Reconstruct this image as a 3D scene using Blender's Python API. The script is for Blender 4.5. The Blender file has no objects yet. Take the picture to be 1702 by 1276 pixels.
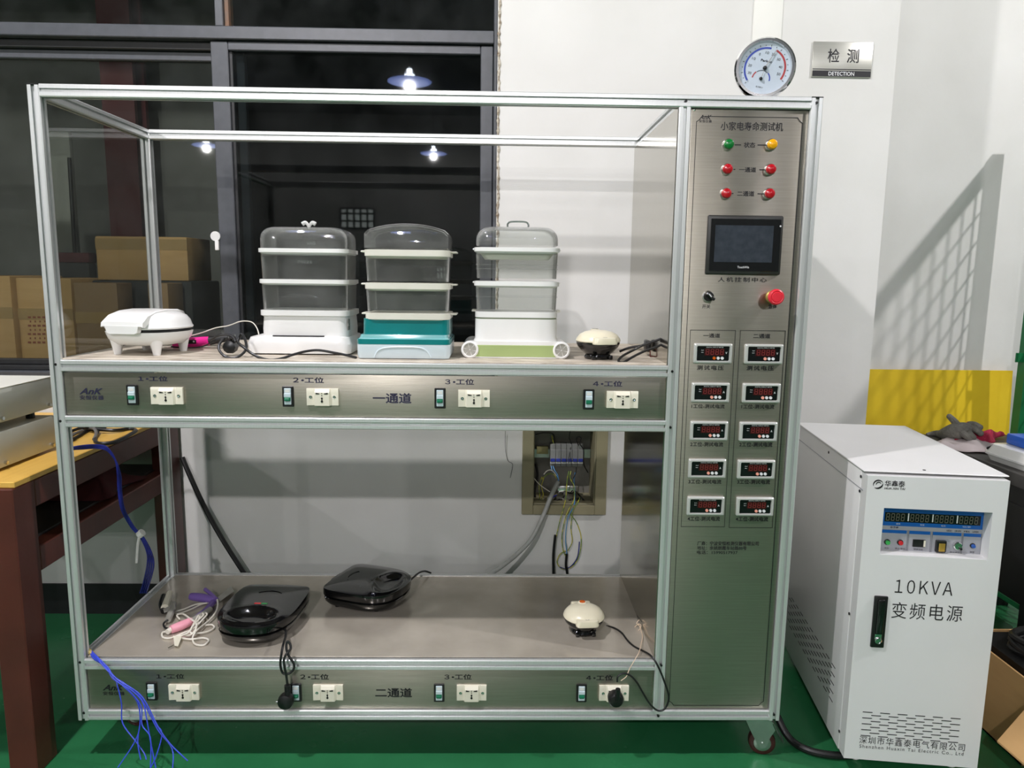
import bpy, bmesh, math, random
from mathutils import Vector, Matrix
S = bpy.context.scene
COL = S.collection
random.seed(7)
PI = math.pi

# ------------------------------------------------------------------ camera
F_PX, CX, CY = 1214.9, 851.0, 638.0
CAM = Vector((0.1753, -1.8790, 1.3549))
RM = (Matrix.Rotation(math.radians(-1.1157), 3, 'Z') @ Matrix.Rotation(math.radians(81.5371), 3, 'X')
      @ Matrix.Rotation(math.radians(0.6916), 3, 'Z'))
cd = bpy.data.cameras.new('camera')
cd.sensor_width = 36.0
cd.lens = F_PX / 1702 * 36
cd.clip_start = 0.05
cam = bpy.data.objects.new('camera', cd)
cam.matrix_world = Matrix.Translation(CAM) @ RM.to_4x4()
COL.objects.link(cam)
S.camera = cam

# ------------------------------------------------------------------ world, exposure
S.view_settings.view_transform = 'Standard'
S.view_settings.look = 'None'
S.view_settings.gamma = 1.0
S.view_settings.use_curve_mapping = False
S.view_settings.exposure = 0.36
W = bpy.data.worlds.new('world')
S.world = W
W.use_nodes = True
W.node_tree.nodes['Background'].inputs[0].default_value = (0.55, 0.6, 0.65, 1)
W.node_tree.nodes['Background'].inputs[1].default_value = 0.02

# ceiling lamps of the hall and one added fill lamp: x, y, z, watts  (built as pendant lamps further down)
LAMPS = [(-1.05, -1.02, 3.70, 222), (3.66, -1.00, 3.70, 230), (-0.83, -4.72, 3.45, 250),
         (3.30, -4.72, 3.45, 50), (-1.05, -10.2, 3.55, 120), (-5.0, -9.6, 3.55, 120), (-5.05, -1.02, 3.70, 120),
         (1.30, -6.90, 3.45, 80)]  # unseen fill lamp, added to lift the shadows under the shelves


def ray(px, py):
    return RM @ Vector(((px - CX) / F_PX, -(py - CY) / F_PX, -1.0))


def at(px, py, X=None, Y=None, Z=None):
    d = ray(px, py)
    if Y is not None: t = (Y - CAM.y) / d.y
    elif Z is not None: t = (Z - CAM.z) / d.z
    else: t = (X - CAM.x) / d.x
    return CAM + d * t


# ------------------------------------------------------------------ materials
def lin(c):
    return tuple(((v / 255) / 12.92 if v / 255 <= .04045 else ((v / 255 + .055) / 1.055) ** 2.4) for v in c)


MATS = {}


def mat(name, col, rough=.5, metal=0., spec=.5, mix=None, nscale=20., nfac=.5, stretch=None, bump=0., bscale=60.,
        rmix=0., coat=0., emit=None, estr=0., detail=4.):
    if name in MATS: return MATS[name]
    m = bpy.data.materials.new(name)
    m.use_nodes = True
    nt = m.node_tree
    b = nt.nodes['Principled BSDF']
    b.inputs['Base Color'].default_value = (*lin(col), 1)
    b.inputs['Roughness'].default_value = rough
    b.inputs['Metallic'].default_value = metal
    b.inputs['Specular IOR Level'].default_value = spec
    b.inputs['Coat Weight'].default_value = coat
    if emit:
        b.inputs['Emission Color'].default_value = (*lin(emit), 1)
        b.inputs['Emission Strength'].default_value = estr
    if mix is not None or bump or rmix:
        tc = nt.nodes.new('ShaderNodeTexCoord')
        mp = nt.nodes.new('ShaderNodeMapping')
        nt.links.new(tc.outputs['Object'], mp.inputs[0])
        if stretch: mp.inputs['Scale'].default_value = stretch
        nz = nt.nodes.new('ShaderNodeTexNoise')
        nz.inputs['Scale'].default_value = nscale
        nz.inputs['Detail'].default_value = detail
        nt.links.new(mp.outputs[0], nz.inputs['Vector'])
        if mix is not None:
            cr = nt.nodes.new('ShaderNodeValToRGB')
            cr.color_ramp.elements[0].position = .5 - nfac / 2
            cr.color_ramp.elements[1].position = .5 + nfac / 2
            cr.color_ramp.elements[0].color = (*lin(mix), 1)
            cr.color_ramp.elements[1].color = (*lin(col), 1)
            nt.links.new(nz.outputs['Fac'], cr.inputs[0])
            nt.links.new(cr.outputs[0], b.inputs['Base Color'])
        if rmix:
            mr = nt.nodes.new('ShaderNodeMapRange')
            mr.inputs[3].default_value = max(0, rough - rmix)
            mr.inputs[4].default_value = min(1, rough + rmix)
            nt.links.new(nz.outputs['Fac'], mr.inputs[0])
            nt.links.new(mr.outputs[0], b.inputs['Roughness'])
        if bump:
            n2 = nt.nodes.new('ShaderNodeTexNoise')
            n2.inputs['Scale'].default_value = bscale
            n2.inputs['Detail'].default_value = 5
            nt.links.new(mp.outputs[0], n2.inputs['Vector'])
            bp = nt.nodes.new('ShaderNodeBump')
            bp.inputs['Strength'].default_value = bump
            bp.inputs['Distance'].default_value = .01
            nt.links.new(n2.outputs['Fac'], bp.inputs['Height'])
            nt.links.new(bp.outputs[0], b.inputs['Normal'])
    MATS[name] = m
    return m


def glass(name, tint, haze=0., hazecol=(200, 205, 205), rough=.02, base=.04, power=5., edge=0.):
    """thin clear sheet: tinted see-through + a mirror reflection that grows towards grazing + a little haze, optionally with white edge light painted in"""
    m = bpy.data.materials.new(name)
    m.use_nodes = True
    nt = m.node_tree
    nt.nodes.remove(nt.nodes['Principled BSDF'])
    out = nt.nodes['Material Output']
    tr = nt.nodes.new('ShaderNodeBsdfTransparent')
    tr.inputs[0].default_value = (*lin(tint), 1)
    gl = nt.nodes.new('ShaderNodeBsdfGlossy')
    gl.inputs['Roughness'].default_value = rough
    lw = nt.nodes.new('ShaderNodeLayerWeight')
    lw.inputs[0].default_value = .5
    pw = nt.nodes.new('ShaderNodeMath'); pw.operation = 'POWER'; pw.inputs[1].default_value = power
    ma = nt.nodes.new('ShaderNodeMath'); ma.operation = 'MULTIPLY_ADD'
    ma.inputs[1].default_value = 1 - base; ma.inputs[2].default_value = base
    nt.links.new(lw.outputs['Facing'], pw.inputs[0])
    nt.links.new(pw.outputs[0], ma.inputs[0])
    mx = nt.nodes.new('ShaderNodeMixShader')
    nt.links.new(ma.outputs[0], mx.inputs[0])
    src = tr
    if haze:
        df = nt.nodes.new('ShaderNodeBsdfDiffuse')
        df.inputs[0].default_value = (*lin(hazecol), 1)
        tc = nt.nodes.new('ShaderNodeTexCoord')
        nz = nt.nodes.new('ShaderNodeTexNoise'); nz.inputs['Scale'].default_value = 9; nz.inputs['Detail'].default_value = 6
        nt.links.new(tc.outputs['Object'], nz.inputs['Vector'])
        mr = nt.nodes.new('ShaderNodeMapRange')
        mr.inputs[1].default_value = .35; mr.inputs[2].default_value = .75
        mr.inputs[3].default_value = haze * .3; mr.inputs[4].default_value = haze * 1.7
        nt.links.new(nz.outputs['Fac'], mr.inputs[0])
        m2 = nt.nodes.new('ShaderNodeMixShader')
        fac = mr.outputs[0]
        if edge:  # diffuse white painted in towards grazing, for light gathered at the edges
            p3 = nt.nodes.new('ShaderNodeMath'); p3.operation = 'POWER'; p3.inputs[1].default_value = 3.
            me_ = nt.nodes.new('ShaderNodeMath'); me_.operation = 'MULTIPLY_ADD'; me_.inputs[1].default_value = edge
            nt.links.new(lw.outputs['Facing'], p3.inputs[0]); nt.links.new(p3.outputs[0], me_.inputs[0]); nt.links.new(fac, me_.inputs[2])
            fac = me_.outputs[0]
        nt.links.new(fac, m2.inputs[0])
        nt.links.new(tr.outputs[0], m2.inputs[1]); nt.links.new(df.outputs[0], m2.inputs[2])
        src = m2
    nt.links.new(src.outputs[0], mx.inputs[1]); nt.links.new(gl.outputs[0], mx.inputs[2])
    nt.links.new(mx.outputs[0], out.inputs[0])
    MATS[name] = m
    return m


M_wall = mat('white_wall_paint', (217, 217, 214), .75, mix=(207, 207, 203), nscale=2.2, nfac=.35, bump=.12, bscale=14)
M_floor = mat('green_epoxy_floor', (44, 116, 72), .25, mix=(34, 98, 60), nscale=3, nfac=.5, bump=.05, bscale=40, rmix=.1)
M_base = mat('black_baseboard', (24, 26, 28), .5, mix=(14, 16, 17), nscale=20)
M_ceil = mat('dark_ceiling', (120, 122, 122), .8, mix=(104, 106, 106), nscale=3)
M_farwall = mat('hall_wall_paint', (158, 158, 154), .8, mix=(148, 148, 145), nscale=2)
M_frame = mat('grey_window_frame', (74, 77, 82), .42, mix=(62, 65, 70), nscale=30, nfac=.6)
M_framedk = mat('window_track', (34, 35, 37), .5, mix=(26, 27, 28), nscale=30)
M_alu = mat('anodised_aluminium', (226, 228, 228), .32, metal=.6, mix=(216, 219, 218), nscale=6, stretch=(40, 40, 1), nfac=.6)
M_steel = mat('brushed_stainless', (176, 170, 158), .4, metal=1., mix=(156, 151, 140), nscale=5, stretch=(1.5, 1.5, 60), nfac=.8, bump=.035, bscale=8)
for _m in (M_steel,):
    _nt = _m.node_tree
    _tg = _nt.nodes.new('ShaderNodeTangent'); _tg.direction_type = 'RADIAL'; _tg.axis = 'X'
    _nt.nodes['Principled BSDF'].inputs['Anisotropic'].default_value = .65
    _nt.nodes['Principled BSDF'].inputs['Anisotropic Rotation'].default_value = 0
    _nt.links.new(_tg.outputs[0], _nt.nodes['Principled BSDF'].inputs['Tangent'])
M_steelv = mat('brushed_stainless_sheet', (196, 193, 184), .14, metal=1., mix=(182, 179, 170), nscale=5, stretch=(60, 60, 1.5), nfac=.8)
M_decksteel = mat('worn_stainless_deck', (204, 196, 182), .2, metal=.35, mix=(172, 165, 152), nscale=7, nfac=.55, rmix=.1, bump=.012, bscale=30, detail=8)
M_deckup = mat('dusty_board_deck', (214, 205, 190), .6, mix=(150, 138, 122), nscale=26, nfac=.45, stretch=(.6, 1.6, 1), bump=.1, bscale=40, detail=8)
M_black = mat('black_plastic', (20, 20, 21), .35, mix=(15, 15, 16), nscale=20)
M_gloss = mat('glossy_black_plastic', (15, 15, 16), .13, mix=(11, 11, 12), nscale=12, coat=.5)
M_rubber = mat('black_cable_sheath', (22, 22, 23), .42, mix=(16, 16, 17), nscale=30)
M_grey_cable = mat('grey_conduit', (176, 178, 174), .5, mix=(150, 152, 148), nscale=30)
M_white = mat('white_gloss_plastic', (236, 236, 234), .25, mix=(231, 231, 229), nscale=10, coat=.2)
M_ivory = mat('ivory_plastic', (232, 228, 208), .35, mix=(226, 222, 202), nscale=10)
M_cream = mat('cream_plastic', (236, 230, 205), .28, mix=(231, 224, 198), nscale=10, coat=.2)
M_sock = mat('socket_ivory', (228, 224, 206), .35, mix=(222, 218, 200), nscale=14)
M_ink = mat('black_print', (14, 13, 18), .6, mix=(18, 17, 24), nscale=20)
M_inkblue = mat('dark_blue_print', (22, 20, 52), .6, mix=(26, 24, 60), nscale=20)
M_printwhite = mat('white_print', (225, 226, 228), .6, mix=(218, 219, 221), nscale=20)
M_red = mat('red_lens', (196, 16, 34), .22, mix=(150, 8, 22), nscale=120, nfac=.8, coat=.4)
M_green = mat('green_lens', (10, 128, 52), .22, mix=(6, 92, 36), nscale=120, nfac=.8, coat=.4)
M_yellow = mat('amber_lens', (246, 182, 6), .22, mix=(222, 150, 2), nscale=120, nfac=.8, coat=.4)
M_estop = mat('red_mushroom', (226, 44, 62), .35, mix=(216, 38, 54), nscale=20)
M_chrome = mat('chrome', (225, 225, 225), .1, metal=1., mix=(215, 215, 215), nscale=8)
M_zinc = mat('zinc_plate', (176, 186, 180), .3, metal=.9, mix=(158, 168, 162), nscale=30)
M_teal = mat('teal_plastic', (8, 122, 122), .22, mix=(6, 114, 114), nscale=10, coat=.3)
M_tealpale = mat('pale_teal_translucent', (120, 178, 180), .18, mix=(110, 168, 170), nscale=10, coat=.4)
M_paleblue = mat('pale_blue_plastic', (204, 218, 224), .28, mix=(198, 212, 218), nscale=10, coat=.2)
M_sage = mat('sage_green_plastic', (160, 178, 118), .3, mix=(154, 172, 112), nscale=10)
M_milky = mat('milky_tray_plastic', (222, 220, 208), .3, mix=(212, 210, 198), nscale=12)
M_pink = mat('hot_pink_plastic', (236, 44, 150), .3, mix=(226, 38, 140), nscale=12)
M_palepink = mat('pale_pink_plastic', (240, 168, 184), .35, mix=(234, 158, 176), nscale=12)
M_purple = mat('purple_plastic', (124, 98, 172), .4, mix=(112, 88, 160), nscale=12)
M_silverp = mat('silver_grey_plastic', (176, 174, 166), .35, metal=.3, mix=(160, 158, 150), nscale=14)
M_whitecord = mat('white_cord', (232, 228, 216), .45, mix=(222, 218, 206), nscale=30)
M_bluewire = mat('blue_wire', (64, 88, 226), .4, mix=(50, 70, 200), nscale=40)
M_bluedk = mat('dark_blue_wire', (44, 54, 158), .4, mix=(28, 34, 104), nscale=40)
M_yelgrn = mat('yellow_green_wire', (206, 196, 70), .45, mix=(110, 140, 60), nscale=50, nfac=.1)
M_yelwire = mat('yellow_wire', (232, 208, 50), .4, mix=(220, 196, 40), nscale=40)
M_cyanwire = mat('light_blue_wire', (92, 158, 212), .4, mix=(82, 146, 200), nscale=40)
M_copper = mat('bare_copper_ends', (206, 186, 120), .4, metal=.4, mix=(190, 168, 100), nscale=40)
M_brown = mat('brown_painted_steel', (88, 40, 30), .42, mix=(68, 30, 24), nscale=6, nfac=.5, bump=.04, bscale=30)
M_wood = mat('varnished_yellow_board', (226, 184, 92), .4, mix=(206, 160, 72), nscale=4, stretch=(14, 1, 1), nfac=.7)
M_darkshelf = mat('dark_shelf', (46, 44, 44), .5, mix=(36, 34, 34), nscale=8)
M_case = mat('pale_grey_enamel', (206, 207, 198), .4, mix=(198, 199, 190), nscale=5)
M_cab = mat('white_enamel', (226, 226, 226), .35, mix=(220, 220, 220), nscale=4)
M_card = mat('cardboard', (196, 158, 106), .75, mix=(180, 142, 92), nscale=5, stretch=(1, 1, 5), nfac=.6)
M_carddk = mat('brown_cardboard', (150, 120, 86), .75, mix=(136, 108, 76), nscale=5, nfac=.6)
M_redprint = mat('red_print', (142, 74, 52), .7, mix=(130, 66, 46), nscale=30)
M_redcol = mat('red_column_paint', (84, 12, 18), .5, mix=(72, 10, 14), nscale=6)
M_gwall = mat('grey_backroom_wall', (120, 120, 116), .8, mix=(108, 108, 105), nscale=2)
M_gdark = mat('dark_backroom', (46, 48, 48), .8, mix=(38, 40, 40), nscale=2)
M_olive = mat('olive_box_enamel', (150, 144, 116), .45, mix=(134, 128, 100), nscale=6)
M_boxgrey = mat('grey_back_plate', (132, 130, 124), .5, mix=(118, 116, 110), nscale=6)
M_board = mat('yellow_epoxy_board', (228, 198, 42), .45, mix=(210, 176, 28), nscale=5, nfac=.6, detail=8)
M_tabletop = mat('dark_rubber_tabletop', (66, 64, 62), .5, mix=(54, 52, 50), nscale=12, nfac=.7)
M_greenpaint = mat('green_painted_steel', (14, 104, 58), .4, mix=(10, 92, 50), nscale=8)
M_wire = mat('green_mesh_wire', (18, 96, 60), .45, mix=(14, 84, 52), nscale=30)
M_glove = mat('grey_knit_glove', (132, 130, 122), .85, mix=(104, 102, 96), nscale=60, bump=.4, bscale=160)
M_crimson = mat('crimson_cloth', (160, 20, 58), .8, mix=(134, 12, 44), nscale=40, bump=.3, bscale=120)
M_bag = mat('pale_mauve_cloth', (196, 184, 184), .7, mix=(182, 170, 170), nscale=20, bump=.2, bscale=80)
M_bluebox = mat('bright_blue_plastic', (32, 104, 220), .35, mix=(28, 96, 206), nscale=12)
M_bluefascia = mat('blue_fascia', (20, 96, 178), .35, mix=(18, 88, 166), nscale=12)
M_fascia = mat('grey_fascia', (164, 166, 172), .4, mix=(158, 160, 166), nscale=12)
M_lcd = mat('dark_display', (16, 18, 20), .2, mix=(12, 14, 16), nscale=12)
M_hmi = mat('dark_screen', (42, 48, 56), .16, mix=(58, 64, 72), nscale=60, nfac=.5, rmix=.1)
M_hmibez = mat('dark_bezel', (46, 46, 44), .35, mix=(40, 40, 38), nscale=20)
M_seg = mat('unlit_red_segment', (140, 40, 40), .4, mix=(126, 34, 34), nscale=40)
M_segwin = mat('red_tinted_window', (58, 18, 20), .25, mix=(50, 14, 16), nscale=40)
M_seggrey = mat('unlit_grey_segment', (128, 124, 110), .4, mix=(118, 114, 100), nscale=40)
M_orange = mat('orange_indicator', (206, 96, 24), .25, mix=(190, 84, 18), nscale=40)
M_blush = mat('blush_button', (244, 168, 148), .4, mix=(236, 158, 138), nscale=40)
M_blueknob = mat('blue_knob', (50, 96, 180), .3, mix=(42, 84, 164), nscale=40)
M_breaker = mat('pale_breaker_body', (198, 214, 220), .35, mix=(188, 204, 210), nscale=30)
M_lever = mat('green_breaker_lever', (10, 110, 78), .35, mix=(8, 98, 68), nscale=30)
M_bluelever = mat('blue_breaker_lever', (44, 58, 156), .35, mix=(38, 50, 140), nscale=30)
M_dial = mat('white_dial_card', (226, 232, 238), .4, mix=(220, 226, 232), nscale=12)
M_dialblue = mat('blue_scale', (62, 84, 190), .5, mix=(56, 76, 176), nscale=30)
M_dialred = mat('red_scale', (206, 62, 62), .5, mix=(194, 54, 54), nscale=30)
M_sign = mat('brushed_sign_plate', (188, 188, 180), .34, metal=.55, mix=(178, 178, 170), nscale=6, stretch=(1, 1, 40), nfac=.8)
M_burg = mat('burgundy_wheel', (66, 24, 26), .35, mix=(54, 18, 20), nscale=20)
M_shade = mat('grey_lamp_shade', (196, 204, 220), .5, mix=(188, 196, 212), nscale=10)
M_bulb = mat('lit_bulb', (255, 255, 255), .5, emit=(235, 243, 255), estr=40, mix=(250, 250, 250), nscale=5)
M_disc = mat('lit_frosted_disc', (190, 200, 230), .4, emit=(120, 140, 215), estr=8, mix=(184, 194, 224), nscale=8)
M_caulk = mat('white_foam_sealant', (208, 202, 186), .8, mix=(120, 104, 84), nscale=60, nfac=.3, bump=.6, bscale=90)
M_rust = mat('rusty_sealant', (128, 92, 68), .8, mix=(92, 84, 76), nscale=30)
M_redcloth = mat('dull_red_cloth', (84, 26, 30), .8, mix=(66, 20, 24), nscale=20)
M_gunit = mat('lit_green_led', (30, 220, 110), .4, emit=(40, 230, 120), estr=2, mix=(30, 210, 100), nscale=5)
M_string = mat('cream_string', (228, 206, 180), .7, mix=(216, 192, 166), nscale=60)
M_paperw = mat('white_paper', (220, 222, 218), .7, mix=(212, 214, 210), nscale=10)
G_win = glass('window_glass', (232, 235, 232), haze=.008, base=.03)
G_windk = glass('dark_window_glass', (190, 196, 196), haze=.006, base=.035)
G_acr = glass('clear_acrylic', (238, 239, 238), haze=.012, base=.04)
G_box = glass('clear_box_plastic', (250, 251, 250), haze=.032, hazecol=(236, 237, 235), base=.03, power=2.6, edge=.55)
G_lens = glass('clear_dial_lens', (246, 248, 250), base=.04)


# ------------------------------------------------------------------ mesh builder
class MB:
    def __init__(s):
        s.bm = bmesh.new()

    def _merge(s, t, M=None):
        if M is not None: t.transform(M)
        me = bpy.data.meshes.new('tmp')
        t.to_mesh(me); t.free()
        s.bm.from_mesh(me)
        bpy.data.meshes.remove(me)
        return s

    def box(s, x0, x1, y0, y1, z0, z1, bev=0., seg=2, M=None):
        t = bmesh.new()
        bmesh.ops.create_cube(t, size=1)
        t.transform(Matrix.Translation(((x0 + x1) / 2, (y0 + y1) / 2, (z0 + z1) / 2)) @ Matrix.Diagonal((abs(x1 - x0), abs(y1 - y0), abs(z1 - z0), 1)))
        if bev:
            bmesh.ops.bevel(t, geom=list(t.edges), offset=min(bev, .49 * min(abs(x1 - x0), abs(y1 - y0), abs(z1 - z0))), segments=seg, affect='EDGES', profile=.5)
        return s._merge(t, M)

    def loft(s, rings, cap0=True, cap1=True, M=None, closed=False):
        t = bmesh.new()
        vs = [[t.verts.new(p) for p in r] for r in rings]
        n = len(vs[0])
        rows = list(zip(vs, vs[1:]))
        if closed: rows.append((vs[-1], vs[0]))
        for a, b in rows:
            for i in range(n):
                j = (i + 1) % n
                try: t.faces.new((a[i], a[j], b[j], b[i]))
                except ValueError: pass
        if not closed:
            if cap0: t.faces.new(vs[0][::-1])
            if cap1: t.faces.new(vs[-1])
        bmesh.ops.recalc_face_normals(t, faces=t.faces)
        return s._merge(t, M)

    def cyl(s, p0, p1, r0, r1=None, n=16, cap=True, M=None):
        p0, p1 = Vector(p0), Vector(p1)
        r1 = r0 if r1 is None else r1
        d = (p1 - p0).normalized()
        u = d.orthogonal().normalized(); v = d.cross(u)
        R = lambda p, r: [p + (u * math.cos(2 * PI * i / n) + v * math.sin(2 * PI * i / n)) * r for i in range(n)]
        return s.loft([R(p0, r0), R(p1, r1)], cap, cap, M)

    def lathe(s, prof, c=(0, 0, 0), axis='Z', n=28, M=None, sx=1., sy=1.):
        rings = []
        for r, z in prof:
            r = max(r, 1e-5)
            rings.append([Vector((r * sx * math.cos(2 * PI * i / n), r * sy * math.sin(2 * PI * i / n), z)) for i in range(n)])
        A = Matrix.Translation(c)
        if axis == '-Y': A = A @ Matrix.Rotation(PI / 2, 4, 'X')
        if axis == 'X': A = A @ Matrix.Rotation(PI / 2, 4, 'Y')
        return s.loft(rings, True, True, A if M is None else M @ A)

    def tube(s, pts, r, n=8, sub=6, M=None, cap=True, closed=False):
        P = cr(pts, sub, closed) if sub > 1 else [Vector(p) for p in pts]
        rings = []
        prev = None
        N = len(P)
        for i, p in enumerate(P):
            if closed: d = P[(i + 1) % N] - P[i - 1]
            else: d = P[min(i + 1, N - 1)] - P[max(i - 1, 0)]
            if d.length < 1e-9: d = Vector((0, 0, 1))
            d.normalize()
            if prev is None: u = d.orthogonal().normalized()
            else:
                u = prev - d * prev.dot(d)
                u = u.normalized() if u.length > 1e-6 else d.orthogonal().normalized()
            prev = u
            v = d.cross(u)
            rr_ = r(i / (N - 1)) if callable(r) else r
            rings.append([p + (u * math.cos(2 * PI * k / n) + v * math.sin(2 * PI * k / n)) * rr_ for k in range(n)])
        return s.loft(rings, cap, cap, M, closed)

    def prism(s, poly, z0, z1, M=None):
        return s.loft([[Vector((x, y, z0)) for x, y in poly], [Vector((x, y, z1)) for x, y in poly]], True, True, M)

    def face(s, pts, M=None):
        t = bmesh.new()
        t.faces.new([t.verts.new(p) for p in pts])
        return s._merge(t, M)

    def sphere(s, c, r, n=14, m=8, sc=(1, 1, 1), M=None):
        t = bmesh.new()
        bmesh.ops.create_uvsphere(t, u_segments=n, v_segments=m, radius=r)
        t.transform(Matrix.Translation(c) @ Matrix.Diagonal((*sc, 1)))
        return s._merge(t, M)

    def grid(s, fn, nu, nv, M=None):
        t = bmesh.new()
        vs = [[t.verts.new(fn(i / nu, j / nv)) for j in range(nv + 1)] for i in range(nu + 1)]
        for i in range(nu):
            for j in range(nv):
                t.faces.new((vs[i][j], vs[i + 1][j], vs[i + 1][j + 1], vs[i][j + 1]))
        return s._merge(t, M)

    def mesh(s, name, m, angle=35):
        me = bpy.data.meshes.new(name)
        bmesh.ops.remove_doubles(s.bm, verts=s.bm.verts, dist=1e-6)
        s.bm.to_mesh(me); s.bm.free()
        me.materials.append(m)
        me.shade_smooth()
        me.set_sharp_from_angle(angle=math.radians(angle))
        return me

    def build(s, name, m, parent=None, local=False, angle=35):
        return link(name, s.mesh(name, m, angle), parent, local)


def cr(pts, sub, closed=False):
    P = [Vector(p) for p in pts]
    n = len(P)
    out = []
    for i in range(n if closed else n - 1):
        if closed: p0, p1, p2, p3 = P[i - 1], P[i], P[(i + 1) % n], P[(i + 2) % n]
        else: p0, p1, p2, p3 = P[max(i - 1, 0)], P[i], P[i + 1], P[min(i + 2, n - 1)]
        for k in range(sub):
            t = k / sub
            out.append(.5 * ((2 * p1) + (p2 - p0) * t + (2 * p0 - 5 * p1 + 4 * p2 - p3) * t * t + (3 * p1 - p0 - 3 * p2 + p3) * t ** 3))
    if not closed: out.append(P[-1])
    return out


def rrect(cx, cy, w, d, r, z, n=5):
    r = min(r, w / 2 - 1e-4, d / 2 - 1e-4)
    out = []
    for sx, sy, a0 in ((1, 1, 0), (-1, 1, PI / 2), (-1, -1, PI), (1, -1, 1.5 * PI)):
        for k in range(n + 1):
            a = a0 + PI / 2 * k / n
            out.append(Vector((cx + sx * (w / 2 - r) + r * math.cos(a), cy + sy * (d / 2 - r) + r * math.sin(a), z)))
    return out


ROOTM = {}


def wm(o):
    if o is None: return Matrix.Identity(4)
    return ROOTM.get(o.name, Matrix.Identity(4))


def link(name, me, parent=None, local=False):
    o = bpy.data.objects.new(name, me)
    COL.objects.link(o)
    if parent is not None:
        o.parent = parent
        if local: ROOTM[o.name] = wm(parent)
        else:
            o.matrix_parent_inverse = wm(parent).inverted()
            ROOTM[o.name] = Matrix.Identity(4)
    return o


def tag(o, label, cat, group=None):
    o['label'] = label; o['category'] = cat
    if group: o['group'] = group
    return o


def thing(name, label, cat, loc=(0, 0, 0), rz=0., group=None):
    o = bpy.data.objects.new(name, None)
    o.empty_display_size = .05
    COL.objects.link(o)
    o.location = loc; o.rotation_euler = (0, 0, rz)
    ROOTM[o.name] = Matrix.Translation(loc) @ Matrix.Rotation(rz, 4, 'Z')
    return tag(o, label, cat, group)


def struct(o):
    o['kind'] = 'structure'
    return o


def sempty(name, loc=(0, 0, 0)):
    o = bpy.data.objects.new(name, None)
    o.empty_display_size = .05
    COL.objects.link(o); o.location = loc
    ROOTM[o.name] = Matrix.Translation(loc)
    return struct(o)


def copy_tree(o, parent=None):
    c = o.copy(); COL.objects.link(c)
    ROOTM[c.name] = wm(o)
    if parent is not None: c.parent = parent
    for ch in list(o.children): copy_tree(ch, c)
    return c


# ------------------------------------------------------------------ lettering
_TC = {}


def text_mesh(body, bold=0., shear=0., space=1.):
    k = (body, bold, shear, space)
    if k not in _TC:
        c = bpy.data.curves.new('lettering', 'FONT')
        c.body = body; c.size = 1.; c.resolution_u = 3; c.offset = bold; c.shear = shear; c.space_character = space
        o = bpy.data.objects.new('lettering_tmp', c)
        COL.objects.link(o)
        dg = bpy.context.evaluated_depsgraph_get()
        me = bpy.data.meshes.new_from_object(o.evaluated_get(dg))
        bpy.data.objects.remove(o); bpy.data.curves.remove(c)
        xs = [v.co.x for v in me.vertices]; ys = [v.co.y for v in me.vertices]
        _TC[k] = (me, min(xs), max(xs), min(ys), max(ys))
    return _TC[k]


def lettering(items, m, parent, M=None, name='lettering', local=False):
    """items: (body, x0, x1, z0, z1[, y, bold, shear, space]); each writes one part that faces -Y"""
    for it in items:
        body, x0, x1, z0, z1 = it[:5]
        y = it[5] if len(it) > 5 else 0.
        bold = it[6] if len(it) > 6 else 0.
        sh = it[7] if len(it) > 7 else 0.
        sp = it[8] if len(it) > 8 else 1.
        src, a, b, c, d = text_mesh(body, bold, sh, sp)
        me = src.copy(); me.name = name
        for v in me.vertices:
            v.co = Vector((x0 + (v.co.x - a) / (b - a) * (x1 - x0), y, z0 + (v.co.y - c) / (d - c) * (z1 - z0)))
        if M is not None: me.transform(M)
        me.materials.clear(); me.materials.append(m)
        link(name, me, parent, local)


def pxtext(body, x0, x1, y0, y1, Y, bold=.012, shear=0., space=1., dy=-.0006):
    """lettering whose box on the plane y=Y is seen at these picture coordinates"""
    a = at(x0, y1, Y=Y); b = at(x1, y0, Y=Y)
    return (body, a.x, b.x, a.z, b.z, Y + dy, bold, shear, space)


SEGS = {'a': (.15, .85, .93, 1.0), 'g': (.15, .85, .465, .535), 'd': (.15, .85, 0, .07),
        'f': (.05, .17, .54, .94), 'b': (.83, .95, .54, .94), 'e': (.05, .17, .06, .46), 'c': (.83, .95, .06, .46)}


def digits(mb, x0, x1, z0, z1, n, y, slant=.08):
    w = (x1 - x0) / n; h = z1 - z0
    for i in range(n):
        ox = x0 + i * w + w * .1; ww = w * .72
        for a, b, c, d in SEGS.values():
            q = []
            for u, v in ((a, c), (b, c), (b, d), (a, d)):
                q.append(Vector((ox + (u + slant * v) * ww, y, z0 + v * h)))
            mb.face(q)


# ================================================================== SETTING
YW = 0.907          # front of the wall behind the rack
YR = 1.40           # the recessed wall right of the corner
XC = 1.617          # the outside corner
WZ0, WZ1, WX0, WX1 = 0.95, 3.0, -3.4, 0.163      # window opening
BX0, BX1, BZ0, BZ1 = 0.318, 0.560, 0.462, 0.86    # hole of the distribution box


def holed_wall(name, xs, zs, holes, y0, y1, m):
    mb = MB()
    for i in range(len(xs) - 1):
        for j in range(len(zs) - 1):
            cx, cz = (xs[i] + xs[i + 1]) / 2, (zs[j] + zs[j + 1]) / 2
            if any(a < cx < b and c < cz < d for a, b, c, d in holes): continue
            mb.box(xs[i], xs[i + 1], y0, y1, zs[j], zs[j + 1])
    return struct(mb.build(name, m))


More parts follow.
